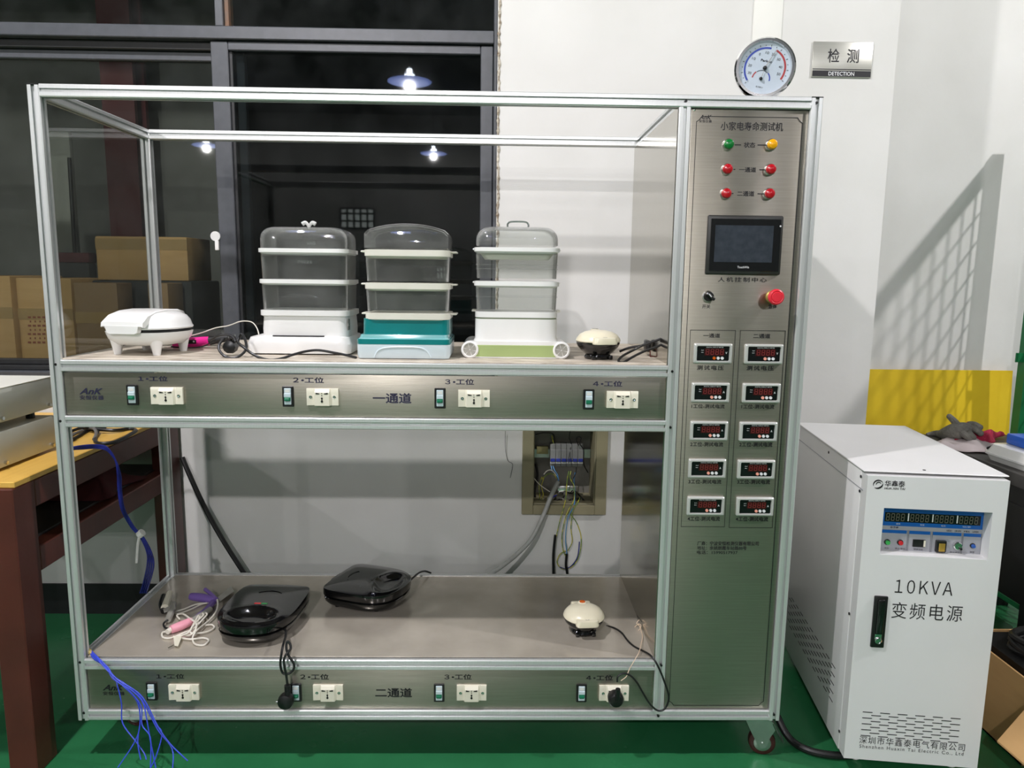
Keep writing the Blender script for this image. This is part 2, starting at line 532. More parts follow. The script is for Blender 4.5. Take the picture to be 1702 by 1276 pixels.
struct(MB().box(-8, 8, -12, 5, -.1, 0).build('floor', M_floor))
holed_wall('wall_back', [-8, WX0, WX1, BX0, BX1, XC], [0, BZ0, BZ1, WZ0, WZ1, 4.6],
           [(WX0, WX1, WZ0, WZ1), (BX0, BX1, BZ0, BZ1)], YW, YW + .16, M_wall)
struct(MB().box(XC - .16, XC, YW + .16, YR, 0, 4.6).box(XC - .16, 8, YR, YR + .1, 0, 4.6).build('wall_right_recess', M_wall))
struct(MB().box(-8.1, -8, -12, 5, 0, 4.6).build('wall_left', M_farwall))
struct(MB().box(8, 8.1, -12, YR, 0, 4.6).build('wall_right', M_farwall))
struct(MB().box(-8.1, 8.1, -12.1, -12, 0, 4.6).build('wall_front', M_farwall))
struct(MB().box(-8.1, 8.1, -12.1, 5.1, 4.6, 4.7).build('ceiling', M_ceil))
struct(MB().box(-8, XC - .005, YW - .008, YW, 0, .124).build('baseboard_back', M_base))
# a plastered-over strip that stands slightly proud of the wall
a = at(1252, 30, Y=YW); b = at(1300, 30, Y=YW)
struct(MB().box(a.x, b.x, YW - .004, YW, 1.9, 4.6, .001).build('trim_1', mat('white_patch_paint', (236, 236, 230), .7, mix=(230, 230, 224), nscale=3)))
# room behind the window
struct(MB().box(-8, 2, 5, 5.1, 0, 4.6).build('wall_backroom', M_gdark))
struct(MB().box(-8, -1.46, 2.75, 2.8, 0, 4.6).build('wall_backroom_left', M_gwall))
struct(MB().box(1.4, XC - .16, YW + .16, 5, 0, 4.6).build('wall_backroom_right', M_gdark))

# window
WIN = sempty('window_1', (-.8, YW, WZ0))


def wbar(name, x0, x1, z0, z1, y0, y1, m=M_frame, bev=.003):
    return MB().box(x0, x1, y0, y1, z0, z1, bev, 1).build(name, m, WIN)


zt = at(0, 35, Y=YW).z; zb = at(0, 57, Y=YW).z
xm0, xm1 = at(357, 200, Y=YW + .03).x, at(385, 200, Y=YW + .03).x
xj0 = at(798, 300, Y=YW + .03).x
wbar('jamb', xj0 + .048, WX1, WZ0, WZ1, YW + .005, YW + .11)
wbar('jamb', WX0, WX0 + .05, WZ0, WZ1, YW + .005, YW + .11)
wbar('head', WX0 + .05, xj0 + .048, WZ1 - .05, WZ1, YW + .005, YW + .11)
wbar('sill', WX0 + .05, xj0 + .048, WZ0, WZ0 + .022, YW - .004, YW + .11)
wbar('track', WX0 + .05, xm1, WZ0 + .022, WZ0 + .04, YW + .03, YW + .10, M_framedk)
wbar('transom', WX0 + .05, xj0 + .048, zb, zt, YW + .004, YW + .10)
wbar('track', WX0 + .05, xj0 + .048, zb - .03, zb, YW + .04, YW + .10, M_framedk)
wbar('mullion', at(358, 20, Y=YW + .02).x, at(371, 20, Y=YW + .02).x, zt, WZ1 - .05, YW + .01, YW + .10)
wbar('glazing_seal', at(371, 20, Y=YW + .02).x, at(378, 20, Y=YW + .02).x, zt, WZ1 - .05, YW + .03, YW + .08, M_rust, .001)
# sliding sash in front, fixed sash behind
sz1 = at(600, 74, Y=YW + .03).z
wbar('sash_stile', xm0, xm1, WZ0 + .022, sz1, YW + .018, YW + .05)
wbar('sash_stile', xj0, xj0 + .046, WZ0 + .022, sz1, YW + .018, YW + .05)
wbar('sash_rail', xm1, xj0, sz1 - .03, sz1, YW + .02, YW + .05)
wbar('sash_rail', xm1, xj0, WZ0 + .022, WZ0 + .07, YW + .02, YW + .05)
wbar('glazing_seal', xm1, xm1 + .012, WZ0 + .07, sz1 - .03, YW + .034, YW + .048, M_framedk, .001)
wbar('sash_rail', WX0 + .05, xm0, zb - .062, zb - .03, YW + .062, YW + .095)
wbar('sash_rail', WX0 + .05, xm0, WZ0 + .04, 1.012, YW + .062, YW + .095, M_framedk)
wbar('sash_stile', xm0 + .075, xm0 + .105, WZ0 + .04, zb - .03, YW + .062, YW + .095, M_frame)
MB().box(WX0 + .05, xm0 + .08, YW + .076, YW + .081, 1.01, zb - .06).build('pane', G_win, WIN)
MB().box(xm1 + .01, xj0, YW + .034, YW + .039, WZ0 + .068, sz1 - .028).build('pane', G_windk, WIN)
MB().box(WX0 + .05, at(360, 20, Y=YW + .05).x, YW + .05, YW + .055, zt, WZ1 - .05).build('pane', G_win, WIN)
MB().box(at(376, 20, Y=YW + .05).x, xj0 + .05, YW + .05, YW + .055, zt, WZ1 - .05).build('pane', G_win, WIN)
pl = at(361, 398, Y=YW + .02)
MB().cyl((pl.x - .004, YW + .012, pl.z + .012), (pl.x - .004, YW + .02, pl.z + .012), .018).box(pl.x - .006, pl.x + .008, YW + .008, YW + .02, pl.z - .04, pl.z - .004, .003).build('window_latch', M_white, WIN)
w2 = sempty('window_2', (-3.2, -12, 1.5))
fa, fb = at(567, 379, Y=13.89), at(622, 347, Y=13.89)
mb = MB()
for i in range(6):
    xx = fa.x + (fb.x - fa.x) * i / 5; mb.box(xx - .02, xx + .02, -12, -11.96, fa.z, fb.z)
for j in (0, .36, .74, 1): mb.box(fa.x, fb.x, -12, -11.965, fa.z + (fb.z - fa.z) * j - .02, fa.z + (fb.z - fa.z) * j + .02)
mb.build('window_frame', M_framedk, w2)
M_lit = mat('lit_window_pane', (200, 205, 200), .4, emit=(196, 204, 200), estr=2.2, mix=(190, 195, 190), nscale=4)
for i in range(5):
    for j0, j1 in ((0, .36), (.36, .74), (.74, 1)):
        q0 = fa.x + (fb.x - fa.x) * i / 5; q1 = fa.x + (fb.x - fa.x) * (i + 1) / 5
        MB().box(q0 + .02, q1 - .02, -11.998, -11.98, fa.z + (fb.z - fa.z) * j0 + .02, fa.z + (fb.z - fa.z) * j1 - .02).build('pane', M_lit, w2)
# bead of sealant along the jamb
pts = []
for k in range(90):
    z = WZ0 - .02 + k * .024
    pts.append((WX1 + .006 + random.uniform(-.002, .002), YW - .001 + random.uniform(-.001, .001), z))
struct(MB().tube(pts, lambda t: .0045 + .0022 * math.sin(t * 400), n=6, sub=2).build('trim_2', M_caulk))

# ================================================================== BACK ROOM THINGS
def carton(name, label, x0, x1, y0, y1, z0, z1, m=M_card, prints=(), group=None):
    t = thing(name, label, 'box', ((x0 + x1) / 2, (y0 + y1) / 2, z0), 0, group)
    MB().box(x0, x1, y0, y1, z0, z1, .006, 2).build('body', m, t)
    MB().box(x0, x1, y0 - .001, y0, z0 + (z1 - z0) * .70, z0 + (z1 - z0) * .70 + .05).build('tape', mat('packing_tape', (172, 142, 96), .3, mix=(160, 130, 86), nscale=10), t)
    MB().box((x0 + x1) / 2 - .002, (x0 + x1) / 2 + .002, y0 + .01, y1 - .01, z1, z1 + .002).build('flap_seam', M_carddk, t)
    if prints:
        mb = MB()
        for px0, px1, pz0, pz1 in prints: mb.box(px0, px1, y0 - .0015, y0 - .0005, pz0, pz1)
        mb.build('print_mark', M_redprint, t)
    return t


yb = 1.42
def boxpx(px0, px1, py0, py1, Y): 
    a = at(px0, (py0 + py1) / 2, Y=Y); b = at(px1, (py0 + py1) / 2, Y=Y)
    return a.x, b.x, at((px0 + px1) / 2, py1, Y=Y).z, at((px0 + px1) / 2, py0, Y=Y).z


struct(MB().box(-3.4, -.62, 1.15, 2.3, .66, .70).box(-3.4, -3.34, 1.15, 2.3, 0, .66).box(-.68, -.62, 1.15, 2.3, 0, .66).build('trim_3', M_gdark))
x0, x1, z0, z1 = boxpx(-60, 22, 458, 600, yb)
carton('cardboard_box', 'torn-edged cardboard box at the far left end behind the window glass', x0, x1, yb, yb + .4, .70, z1)
x0, x1, z0, z1 = boxpx(26, 118, 462, 600, yb)
pr = [(*boxpx(42 + i * 8 + (j % 2) * 3, 47 + i * 8, 526 + j * 7, 529 + j * 7, yb),) for i in range(4) for j in range(7)]
carton('cardboard_box', 'cardboard box with red print on its front, behind the window left of the rack', x0, x1, yb + .02, yb + .4, .70, z1, M_card, [(a, b, c, d) for a, b, c, d in pr])
x0, x1, z0, z1 = boxpx(124, 196, 470, 600, yb)
carton('cardboard_box', 'cardboard box seen through the clear left side of the rack, behind the white waffle maker', x0, x1, yb + .01, yb + .15, .70, z1, M_carddk)
x0, x1, z0, z1 = boxpx(160, 312, 393, 466, 1.62)
carton('cardboard_box', 'long cardboard box held higher than the others, behind the rear left post of the rack', x0, x1, 1.62, 1.9, z0, z1, M_card)
x0b, x1b, z0b, _ = boxpx(160, 312, 393, 466, 1.62)
tag(MB().box(x0b - .02, x1b + .02, 1.6, 1.95, .701, z0b - .001, .01).build('storage_crate', M_gdark), 'dark crate that carries the long cardboard box behind the window', 'crate')
x0, x1, z0, z1 = boxpx(262, 295, 470, 600, 1.5)
carton('cardboard_box', 'small brown cardboard box behind the window next to the rack rear left post', x0, x1, 1.42, 1.58, .70, z1, M_carddk)
x0, x1, _, _ = boxpx(168, 222, 90, 400, 2.3)
t = thing('steel_column', 'dark red painted steel column behind the left window pane', 'column', ((x0 + x1) / 2, 2.4, 0))
MB().box(x0, x1, 2.34, 2.37, 0, 4.5).box(x0, x1, 2.47, 2.5, 0, 4.5).box((x0 + x1) / 2 - .015, (x0 + x1) / 2 + .015, 2.37, 2.47, 0, 4.5).build('flange', M_redcol, t)
# pale panel and broom in the back room
x0, x1, z0, z1 = boxpx(84, 128, 218, 600, 1.9)
tag(MB().box(x0, x1, 1.9, 1.93, .70, z1, .004).build('pale_panel', mat('pale_sheet', (150, 150, 144), .7, mix=(140, 140, 134), nscale=3)), 'pale grey sheet standing upright behind the window', 'panel')
br = thing('broom', 'broom leaning with its bristles up and its dark handle behind the window', 'broom', tuple(at(120, 470, Y=1.86)))
p0 = at(125, 430, Y=1.86); p1 = at(115, 262, Y=1.87)
MB().cyl(p0, p1, .009).build('handle', M_black, br)
mbb = MB().box(p0.x - .09, p0.x + .09, 1.82, 1.9, p0.z - .02, p0.z + .03, .01)
mbb.build('head', M_redcloth, br)
MB().box(p0.x - .085, p0.x + .085, 1.825, 1.895, .70, p0.z - .02, .008).build('bristles', M_gdark, br)

# ================================================================== CEILING LAMPS
for i, (x, y, z, w) in enumerate(LAMPS):
    names = ['overhead pendant lamp hanging just above and in front of the rack', 'pendant lamp above the mesh fence on the right', 'pendant lamp mirrored largest in the window just above the rack',
             'pendant lamp further back on the right of the hall', 'far pendant lamp mirrored low in the right window pane', 'far pendant lamp mirrored in the left window pane', 'pendant lamp above the workbench side of the hall', 'added fill lamp in the middle of the hall, out of the window mirror']
    t = thing('pendant_lamp', names[i], 'lamp', (x, y, z), 0, 'pendant lamps under the hall ceiling')
    MB().lathe([(0, -.012), (.225, -.010), (.24, -.004), (.24, .004), (.225, .010), (.05, .014), (.05, .0), (0, .0)], (x, y, z)).build('lit_disc', M_disc, t)
    MB().cyl((x, y, z + .13), (x, y, 4.6), .006, n=8).build('cable', M_black, t)
    MB().lathe([(.052, .014), (.058, .03), (.055, .075), (.03, .09), (.03, .13), (.012, .14)], (x, y, z)).build('bulb', M_bulb, t)
    ld = bpy.data.lights.new('lamp_light', 'POINT')
    ld.energy = w; ld.shadow_soft_size = .045; ld.color = (1.0, .955, .95)
    lo = bpy.data.objects.new('lamp_light', ld)
    COL.objects.link(lo); lo.location = (x, y, z - .05)

# ================================================================== TEST RACK
P30 = .03
XL, XR, D, H0, H1 = -.975, .975, .5934, .1258, 1.8009
DIV, ZU, ZV, ZL = .6172, 1.1268, .981, .3053
RACK = thing('appliance_test_rack', 'tall aluminium-framed test rack with two decks, socket strips and a stainless control column', 'test rack', (0, .3, 0))


def profile_poly(s=P30):
    h = s / 2; c = .0024; o = .0046; dp = .008; w = .007
    side = [(-h + c, -h), (-o, -h), (-o, -h + .002), (-w, -h + .002), (-w, -h + dp), (w, -h + dp), (w, -h + .002), (o, -h + .002), (o, -h), (h - c, -h)]
    out = []
    for k in range(4):
        a = k * PI / 2
        out += [(x * math.cos(a) - y * math.sin(a), x * math.sin(a) + y * math.cos(a)) for x, y in side]
    return out


PP = profile_poly()


def prof(name, p0, p1):
    p0, p1 = Vector(p0), Vector(p1)
    d = p1 - p0
    L = d.length
    if abs(d.z) > 1e-6: R = Matrix.Identity(4)
    elif abs(d.x) > 1e-6: R = Matrix.Rotation(PI / 2, 4, 'Y')
    else: R = Matrix.Rotation(-PI / 2, 4, 'X')
    mb = MB().prism(PP, 0, L, Matrix.Translation(p0) @ R)
    return mb.build(name, M_alu, RACK, angle=20)


hp = P30 / 2
for x in (XL + hp, XR - hp, DIV + hp):
    for y in (hp, D - hp):
        top = H1 - .003 if x != DIV + hp else H1 - P30
        b0 = H0 if x != DIV + hp else H0 + P30
        o = prof('post', (x, y, b0), (x, y, top))
        if x != DIV + hp:
            MB().box(x - hp, x + hp, y - hp, y + hp, H1 - .003, H1, .001, 1).build('end_cap', M_black, RACK)
for z in (H1 - hp, H0 + hp):
    for y in (hp, D - hp):
        prof('cross_beam', (XL + P30, y, z), (XR - P30, y, z))
for z in (ZU - hp, ZV - hp, ZL - hp):
    for y in (hp, D - hp):
        prof('cross_beam', (XL + P30, y, z), (DIV, y, z))
for x in (XL + hp, XR - hp, DIV + hp):
    zs = [H1 - hp, H0 + hp] + ([ZU - hp, ZV - hp, ZL - hp] if x == XL + hp else [])
    for z in zs:
        prof('depth_beam', (x, P30, z), (x, D - P30, z))
# bolts in the slots
mbolt = MB()
for px, py in ((1140, 168), (1357, 171), (1117, 617), (1114, 710), (1099, 1105), (1286, 1187), (93, 605.5), (101, 699.5), (133.5, 1100), (140, 1184), (1094, 1189)):
    p = at(px, py, Y=.002)
    mbolt.cyl((p.x, -.0006, p.z), (p.x, .006, p.z), .0035, n=10)
mbolt.build('slot_bolts', M_black, RACK)
# decks, sheets, panels
MB().box(XL + .024, DIV - .001, .010, D - .014, ZU, ZU + .0035, .001, 1).build('upper_deck', M_deckup, RACK)
MB().box(XL + .03, DIV - .001, .02, D - .02, ZV - P30 - .004, ZV - P30, .001, 1).build('box_bottom_sheet', M_steel, RACK)
MB().box(XL + .032, DIV - .001, .014, D - .032, ZL, ZL + .003, .001, 1).build('lower_deck', M_decksteel, RACK)
MB().box(XL + .03, DIV - .004, D - .031, D - .029, ZL, ZL + .006, .0005, 1).build('deck_lip', M_alu, RACK)
MB().box(DIV - .0025, DIV - .0005, .004, D - .003, H0 + P30, H1 - P30, .0005, 1).build('column_side_sheet', M_steelv, RACK)
MB().box(XR - .016, XR - .013, P30, D - P30, H0 + P30, H1 - P30).build('column_right_sheet', M_steelv, RACK)
MB().box(DIV + P30, XR - P30, D - .016, D - .013, H0 + P30, H1 - P30).build('column_back_sheet', M_steelv, RACK)
MB().box(XL + .0135, XL + .0165, P30, D - P30, ZU, H1 - P30).build('acrylic_side_panel', G_acr, RACK)
YP = .007
MB().box(XL + P30 + .002, DIV - .002, YP, YP + .003, ZV + .0015, ZU - P30 - .0025, .0012, 2).build('upper_socket_panel', M_steel, RACK)
UP = RACK.children[-1]
UP = [o for o in bpy.data.objects if o.name == 'upper_socket_panel'][0]
LOWP = MB().box(XL + P30 + .002, DIV - .002, YP, YP + .003, H0 + P30 + .0015, ZL - P30 - .0025, .0012, 2).build('lower_socket_panel', M_steel, RACK)
CP = MB().box(DIV + P30 + .002, XR - P30 - .002, YP, YP + .004, H0 + P30 + .002, H1 - P30 - .003, .002, 2).build('control_panel', M_steel, RACK)

# --- lettering of the panels
lettering([
    pxtext('小家电寿命测试机', 1197.5, 1302, 203.5, 216.5, YP, .010),
    pxtext('状态', 1236, 1255.5, 236.5, 245.5, YP, .016),
    pxtext('一通道', 1228, 1257, 278, 286, YP, .02), pxtext('二通道', 1225, 1254, 317.5, 326, YP, .02),
    pxtext('AnK', 1162, 1183, 191, 198.3, YP, .016, .35), pxtext('安恒仪器', 1162, 1183, 199.3, 203.6, YP, .016, 0, 1.2),
    pxtext('人机控制中心', 1193, 1274.5, 461.3, 468.3, YP, .015, 0, 1.35),
    pxtext('开关', 1166.8, 1180.7, 506, 512.4, YP, .015), pxtext('急停', 1277, 1291, 506, 513, YP, .02),
    pxtext('一通道', 1168.6, 1197, 554, 561, YP, .02), pxtext('二通道', 1251.8, 1280.7, 554.5, 562, YP, .02),
    pxtext('测试电压', 1158, 1203, 607.2, 614.8, YP, .02, 0, 1.3), pxtext('测试电压', 1240.5, 1286.4, 607.7, 615.5, YP, .02, 0, 1.3),
    pxtext('1工位-测试电流', 1149, 1204.5, 671.5, 678.3, YP, .015), pxtext('1工位-测试电流', 1232, 1287, 672, 679, YP, .015),
    pxtext('2工位-测试电流', 1147, 1202, 734.4, 741.8, YP, .02), pxtext('2工位-测试电流', 1228.5, 1284, 734.8, 742.2, YP, .02),
    pxtext('3工位-测试电流', 1144, 1199, 796.6, 803.7, YP, .02), pxtext('3工位-测试电流', 1225, 1280, 797, 804.2, YP, .02),
    pxtext('4工位-测试电流', 1142.5, 1196.7, 858, 865.4, YP, .02), pxtext('4工位-测试电流', 1222.6, 1276.8, 858.5, 866, YP, .02),
    pxtext('厂商：宁波安恒检测仪器有限公司', 1158.7, 1261.4, 899.6, 906.2, YP, .012),
    pxtext('地址：余姚朗霞车站路88号', 1158.5, 1241, 907.3, 913.6, YP, .012), pxtext('电话：15990517937', 1158, 1226, 914.8, 920.6, YP, .012),
], M_ink, CP)
U = at(150, 650, Y=YP)
lettering([
    pxtext('１•工位', 229.8, 278.4, 625, 633.2, YP, .02), pxtext('２•工位', 487, 538, 626.8, 636, YP, .02),
    pxtext('３•工位', 739.6, 788, 629.6, 639, YP, .02), pxtext('４•工位', 985.5, 1034.4, 633, 642, YP, .02),
    pxtext('一通道', 619.7, 684, 653, 670, YP, .02),
    pxtext('AnK', 132, 171, 645, 655, YP, .02, .4), pxtext('安恒仪器', 133, 172, 657, 664, YP, .014, 0, 1.15)], M_inkblue, UP)
lettering([
    pxtext('１•工位', 260, 306, 1119.6, 1127.6, YP, .02), pxtext('２•工位', 499, 546.5, 1119.8, 1129, YP, .02),
    pxtext('３•工位', 738.5, 784, 1120, 1129, YP, .02), pxtext('４•工位', 974, 1019, 1121.6, 1130.4, YP, .02),
    pxtext('二通道', 623.8, 685, 1143, 1158.5, YP, .02),
    pxtext('AnK', 170.6, 207, 1137.5, 1147, YP, .03, .4), pxtext('安恒仪器', 171.5, 207, 1149, 1155, YP, .014, 0, 1.15)], M_ink, LOWP)


# --- engraved border lines
def border(pts, w=.0016):
    mb = MB()
    n = len(pts)
    for i in range(n):
        a, b = Vector(pts[i]), Vector(pts[(i + 1) % n])
        d = (b - a).normalized()
        nrm = Vector((-d.y, d.x)) * w / 2
        e = d * w / 2
        q = [a - e + nrm, b + e + nrm, b + e - nrm, a - e - nrm]
        mb.face([(v.x, YP - .0005, v.y) for v in q])
    mb.build('border_line', M_ink, CP)


cpx0, cpx1 = DIV + P30 + .016, XR - P30 - .016
cpz0, cpz1 = H0 + P30 + .012, H1 - P30 - .02
nt_ = .013
border([(cpx0 + nt_, cpz0), (cpx1 - nt_, cpz0), (cpx1 - nt_ * .55, cpz0 + nt_ * .62), (cpx1, cpz0 + nt_), (cpx1, cpz1 - nt_), (cpx1 - nt_ * .55, cpz1 - nt_ * .62), (cpx1 - nt_, cpz1),
        (cpx0 + nt_, cpz1), (cpx0 + nt_ * .55, cpz1 - nt_ * .62), (cpx0, cpz1 - nt_), (cpx0, cpz0 + nt_), (cpx0 + nt_ * .55, cpz0 + nt_ * .62)])
for c4 in (((1147, 548.3), (1222, 549), (1204.4, 875.5), (1132.6, 874.6)), ((1230.4, 548.8), (1305.4, 550), (1283.8, 877), (1212, 876))):
    q = [at(px, py, Y=YP) for px, py in c4]
    xa = (q[0].x + q[3].x) / 2; xb = (q[1].x + q[2].x) / 2; za = (q[2].z + q[3].z) / 2; zb_ = (q[0].z + q[1].z) / 2
    border([(xa, za), (xb, za), (xb, zb_), (xa, zb_)], .0013)
mb = MB()
for a, b, y in ((1221, 1231.6, 240.6), (1259, 1272, 241), (1219, 1222, 281.5), (1262, 1272, 282), (1216, 1219, 321.5), (1259, 1271, 322)):
    p, q = at(a, y, Y=YP), at(b, y, Y=YP)
    mb.box(p.x, q.x, YP - .0008, YP - .0002, p.z - .0012, p.z + .0012)
mb.build('link_line', M_ink, CP)
p = at(1154.5, 182.5, Y=YP)
MB().sphere((p.x, YP, p.z), .003, sc=(1, .5, 1)).build('panel_screw', M_chrome, CP)


# --- pilot lamps
def pilot(px, py, m):
    p = at(px, py, Y=YP)
    r = MB().lathe([(.0145, 0), (.0145, .004), (.0125, .007)], (p.x, YP, p.z), '-Y', 24).build('pilot_lamp', M_chrome, RACK)
    MB().lathe([(.0122, .004), (.0124, .013), (.0105, .0165), (.006, .0185), (0, .019)], (p.x, YP, p.z), '-Y', 24).build('lens', m, r)


pilot(1209.5, 240.6, M_green); pilot(1281.5, 240.8, M_yellow)
pilot(1207.5, 281.6, M_red); pilot(1279.3, 282, M_red); pilot(1205.5, 322, M_red); pilot(1277.3, 322.2, M_red)
# knob and emergency stop
p = at(1176, 492.3, Y=YP)
k = MB().lathe([(.0148, 0), (.0148, .005), (.0125, .008)], (p.x, YP, p.z), '-Y', 24).build('selector_switch', M_chrome, RACK)
mb = MB().lathe([(.0122, .006), (.0122, .016), (.011, .018), (0, .018)], (p.x, YP, p.z), '-Y', 20)
mb.box(-.013, .013, -.004, .004, 0, .012, .002, 1, Matrix.Translation((p.x + .001, YP - .018, p.z)) @ Matrix.Rotation(math.radians(40), 4, 'Y') @ Matrix.Rotation(PI / 2, 4, 'X'))
mb.build('knob', M_black, k)
mb = MB()
mb.box(-.009, .001, -.0011, .0011, .0122, .0126, M=Matrix.Translation((p.x + .001, YP - .018, p.z)) @ Matrix.Rotation(math.radians(48), 4, 'Y') @ Matrix.Rotation(PI / 2, 4, 'X'))
mb.build('pointer_mark', M_printwhite, k)
p = at(1283.5, 493, Y=YP)
k = MB().lathe([(.017, 0), (.017, .003), (.013, .005), (.0125, .02)], (p.x, YP, p.z), '-Y', 24).build('emergency_stop', mat('brass_collar', (186, 160, 90), .35, metal=.6, mix=(170, 146, 80), nscale=20), RACK)
MB().lathe([(.012, .014), (.0195, .021), (.0205, .026), (.0195, .031), (.016, .0335), (.0145, .0325), (.013, .0325), (.012, .034), (0, .034)], (p.x, YP, p.z), '-Y', 32).build('mushroom_head', M_estop, k)
# touch screen
pa, pb = at(1171, 455.5, Y=YP), at(1301.5, 359, Y=YP)
HM = MB().box(pa.x, pb.x, YP - .008, YP + .002, pa.z, pb.z, .004, 3).build('touch_screen', M_hmibez, RACK)
pw, ph = pb.x - pa.x, pb.z - pa.z
MB().box(pa.x + .008, pb.x - .006, YP - .0092, YP - .007, pa.z + .008, pb.z - .009, .0015, 1).build('front_glass', M_lcd, HM)
MB().box(pa.x + .1 * pw, pb.x - .13 * pw, YP - .0096, YP - .009, pa.z + .21 * ph, pb.z - .17 * ph).build('screen', M_hmi, HM)
cx = (pa.x + pb.x) / 2
lettering([('TouchWin', cx - .016, cx + .014, pa.z + .108 * ph, pa.z + .145 * ph, YP - .0096, .01)], M_printwhite, HM)
MB().cyl((pb.x - .0085, YP - .0102, pb.z - .026), (pb.x - .0085, YP - .008, pb.z - .026), .0022, n=10).build('status_dot', M_printwhite, HM)


# --- panel meters
def make_meter(unit, btn):
    w, h = .1, .0515
    r = MB()
    ring = lambda ww, hh, y, rr=.003: [Vector((v.x, y, v.y)) for v in rrect(0, 0, ww, hh, rr, 0, 3)]
    r.loft([ring(w, h, 0), ring(w, h, -.006), ring(w - .006, h - .006, -.0095), ring(w - .014, h - .012, -.0095), ring(w - .016, h - .014, -.004), ring(w - .016, h - .014, 0)], False, False)
    body = r.build('panel_meter', mat('meter_bezel', (206, 208, 204), .3, metal=.3, mix=(196, 198, 194), nscale=20), None)
    body.parent = RACK
    MB().box(-w / 2 + .008, w / 2 - .008, -.005, -.0005, -h / 2 + .007, h / 2 - .007).build('meter_face', M_lcd, body, True)
    MB().box(-.022, .03, -.0056, -.005, -.0055, .0135).build('digit_window', M_segwin, body, True)
    mb = MB(); digits(mb, -.0205, .0295, -.003, .0115, 4, -.0058); mb.build('digit', M_seg, body, True)
    mb = MB()
    for i in (1, 2): mb.cyl((.0035 + i * .0105, -.0075, -.012), (.0035 + i * .0105, -.005, -.012), .0039, n=14)
    mb.build('button', M_printwhite, body, True)
    MB().cyl((.0035, -.0075, -.012), (.0035, -.005, -.012), .0039, n=14).build('button', btn, body, True)
    lettering([(unit, .0325, .037, -.001, .0045, -.0056, .02), ('DIGITAL DISPLAY METER', -.018, .027, .0148, .0175, -.0056, .01),
               ('AL-H', -.031, -.0245, .0075, .0095, -.0056, .02), ('AL-L', -.031, -.0245, .002, .004, -.0056, .02)], M_printwhite, body, None, 'lettering', True)
    return body


MET = {}
rows = [((1183, 586.5), (1267.5, 587.6)), ((1179, 651.3), (1263.5, 652.3)), ((1176.5, 714.8), (1258.3, 716.1)), ((1173.5, 777.2), (1254.8, 778.7)), ((1171, 839.3), (1252.8, 840.3))]
for i, rw in enumerate(rows):
    for j, (px, py) in enumerate(rw):
        p = at(px + 1, py + .5, Y=YP)
        u = 'V' if i == 0 else 'A'
        key = (u, (i + j) % 2)
        if key not in MET:
            o = MET[key] = make_meter(u, M_orange if key[1] == 0 and u == 'V' else M_blush)
        else:
            o = copy_tree(MET[key], RACK)
        o.matrix_parent_inverse = wm(RACK).inverted()
        o.location = (p.x, YP, p.z)


# --- breakers and sockets on the strips
def make_breaker():
    b = MB()
    b.box(-.0145, .0145, -.004, 0, -.027, .027, .0015, 1)
    o = b.build('breaker', M_black, None); o.parent = RACK
    MB().box(-.0088, .0088, -.0065, -.003, -.021, .022, .001, 1).box(-.0088, .0088, -.0095, -.006, -.001, .009, .001, 1).build('breaker_body', M_breaker, o, True)
    MB().box(-.008, .008, -.0105, -.006, -.011, -.001, .001, 1).box(-.0065, .0065, -.0145, -.0095, -.010, -.004, .001, 1).build('lever', M_lever, o, True)
    MB().box(-.006, .006, -.0071, -.0063, .011, .019).build('rating_label', M_paperw, o, True)
    return o


def make_socket():
    w, h = .082, .044
    b = MB()
    # plate whose middle bulges forward: thin at the screw wings, deep in the middle
    pr = [(-w / 2, 0), (-w / 2, -.007), (-.022, -.006), (-.0185, -.0135), (.0185, -.0135), (.022, -.006), (w / 2, -.007), (w / 2, 0)]
    rings = []
    for z, sc in ((-h / 2, 1), (-h / 2 + .003, 1), (h / 2 - .009, 1), (h / 2 - .001, 1), (h / 2, .9)):
        f = 1 if z < h / 2 - .005 else (.55 if z < h / 2 - .0005 else .45)
        rings.append([Vector((x, y * (f if abs(x) < .03 else 1), z)) for x, y in pr])
    b.loft(rings)
    o = b.build('socket', M_sock, None); o.parent = RACK
    mb = MB()
    for s in (-1, 1):
        mb.prism([(s * .006, .0105), (s * .0155, .0125), (s * .0155, .0085), (s * .006, .0085)], 0, .0012, Matrix.Translation((0, -.0132, 0)) @ Matrix.Rotation(PI / 2, 4, 'X'))
    for z, r in ((.0105, .0012), (.005, .0013), (-.0025, .0024), (-.0105, .003)):
        mb.cyl((0, -.0146, z), (0, -.013, z), r, n=10)
    mb.box(-.0012, .0012, -.0146, -.013, -.0135, .0)
    mb.build('socket_slot', M_black, o, True)
    mb = MB()
    for s in (-1, 1): mb.lathe([(.0042, 0), (.0042, .0012), (.003, .0014), (.001, .0004)], (s * .0305, -.0062, 0), '-Y', 14)
    mb.build('plate_screw', M_chrome, o, True)
    return o


BR = SO = None
spots = [((220.5, 656), (279, 657)), ((479, 658.5), (537, 659)), ((731.5, 661.5), (788, 661.5)), ((978.5, 663.5), (1034, 663.5)),
         ((252.5, 1148), (307, 1148.5)), ((492.5, 1150), (546, 1149)), ((730, 1150.5), (784, 1149.5)), ((966.5, 1151), (1020, 1150))]
SOCK_PTS = []
for (bx, by), (sx, sy) in spots:
    if BR is None: BR = o = make_breaker(); SO = q = make_socket()
    else: o = copy_tree(BR, RACK); q = copy_tree(SO, RACK)
    pb_, ps_ = at(bx, by, Y=YP), at(sx, sy, Y=YP)
    for ob, pp in ((o, pb_), (q, ps_)):
        ob.matrix_parent_inverse = wm(RACK).inverted()
        ob.location = (pp.x, YP, pp.z)
    SOCK_PTS.append(ps_)


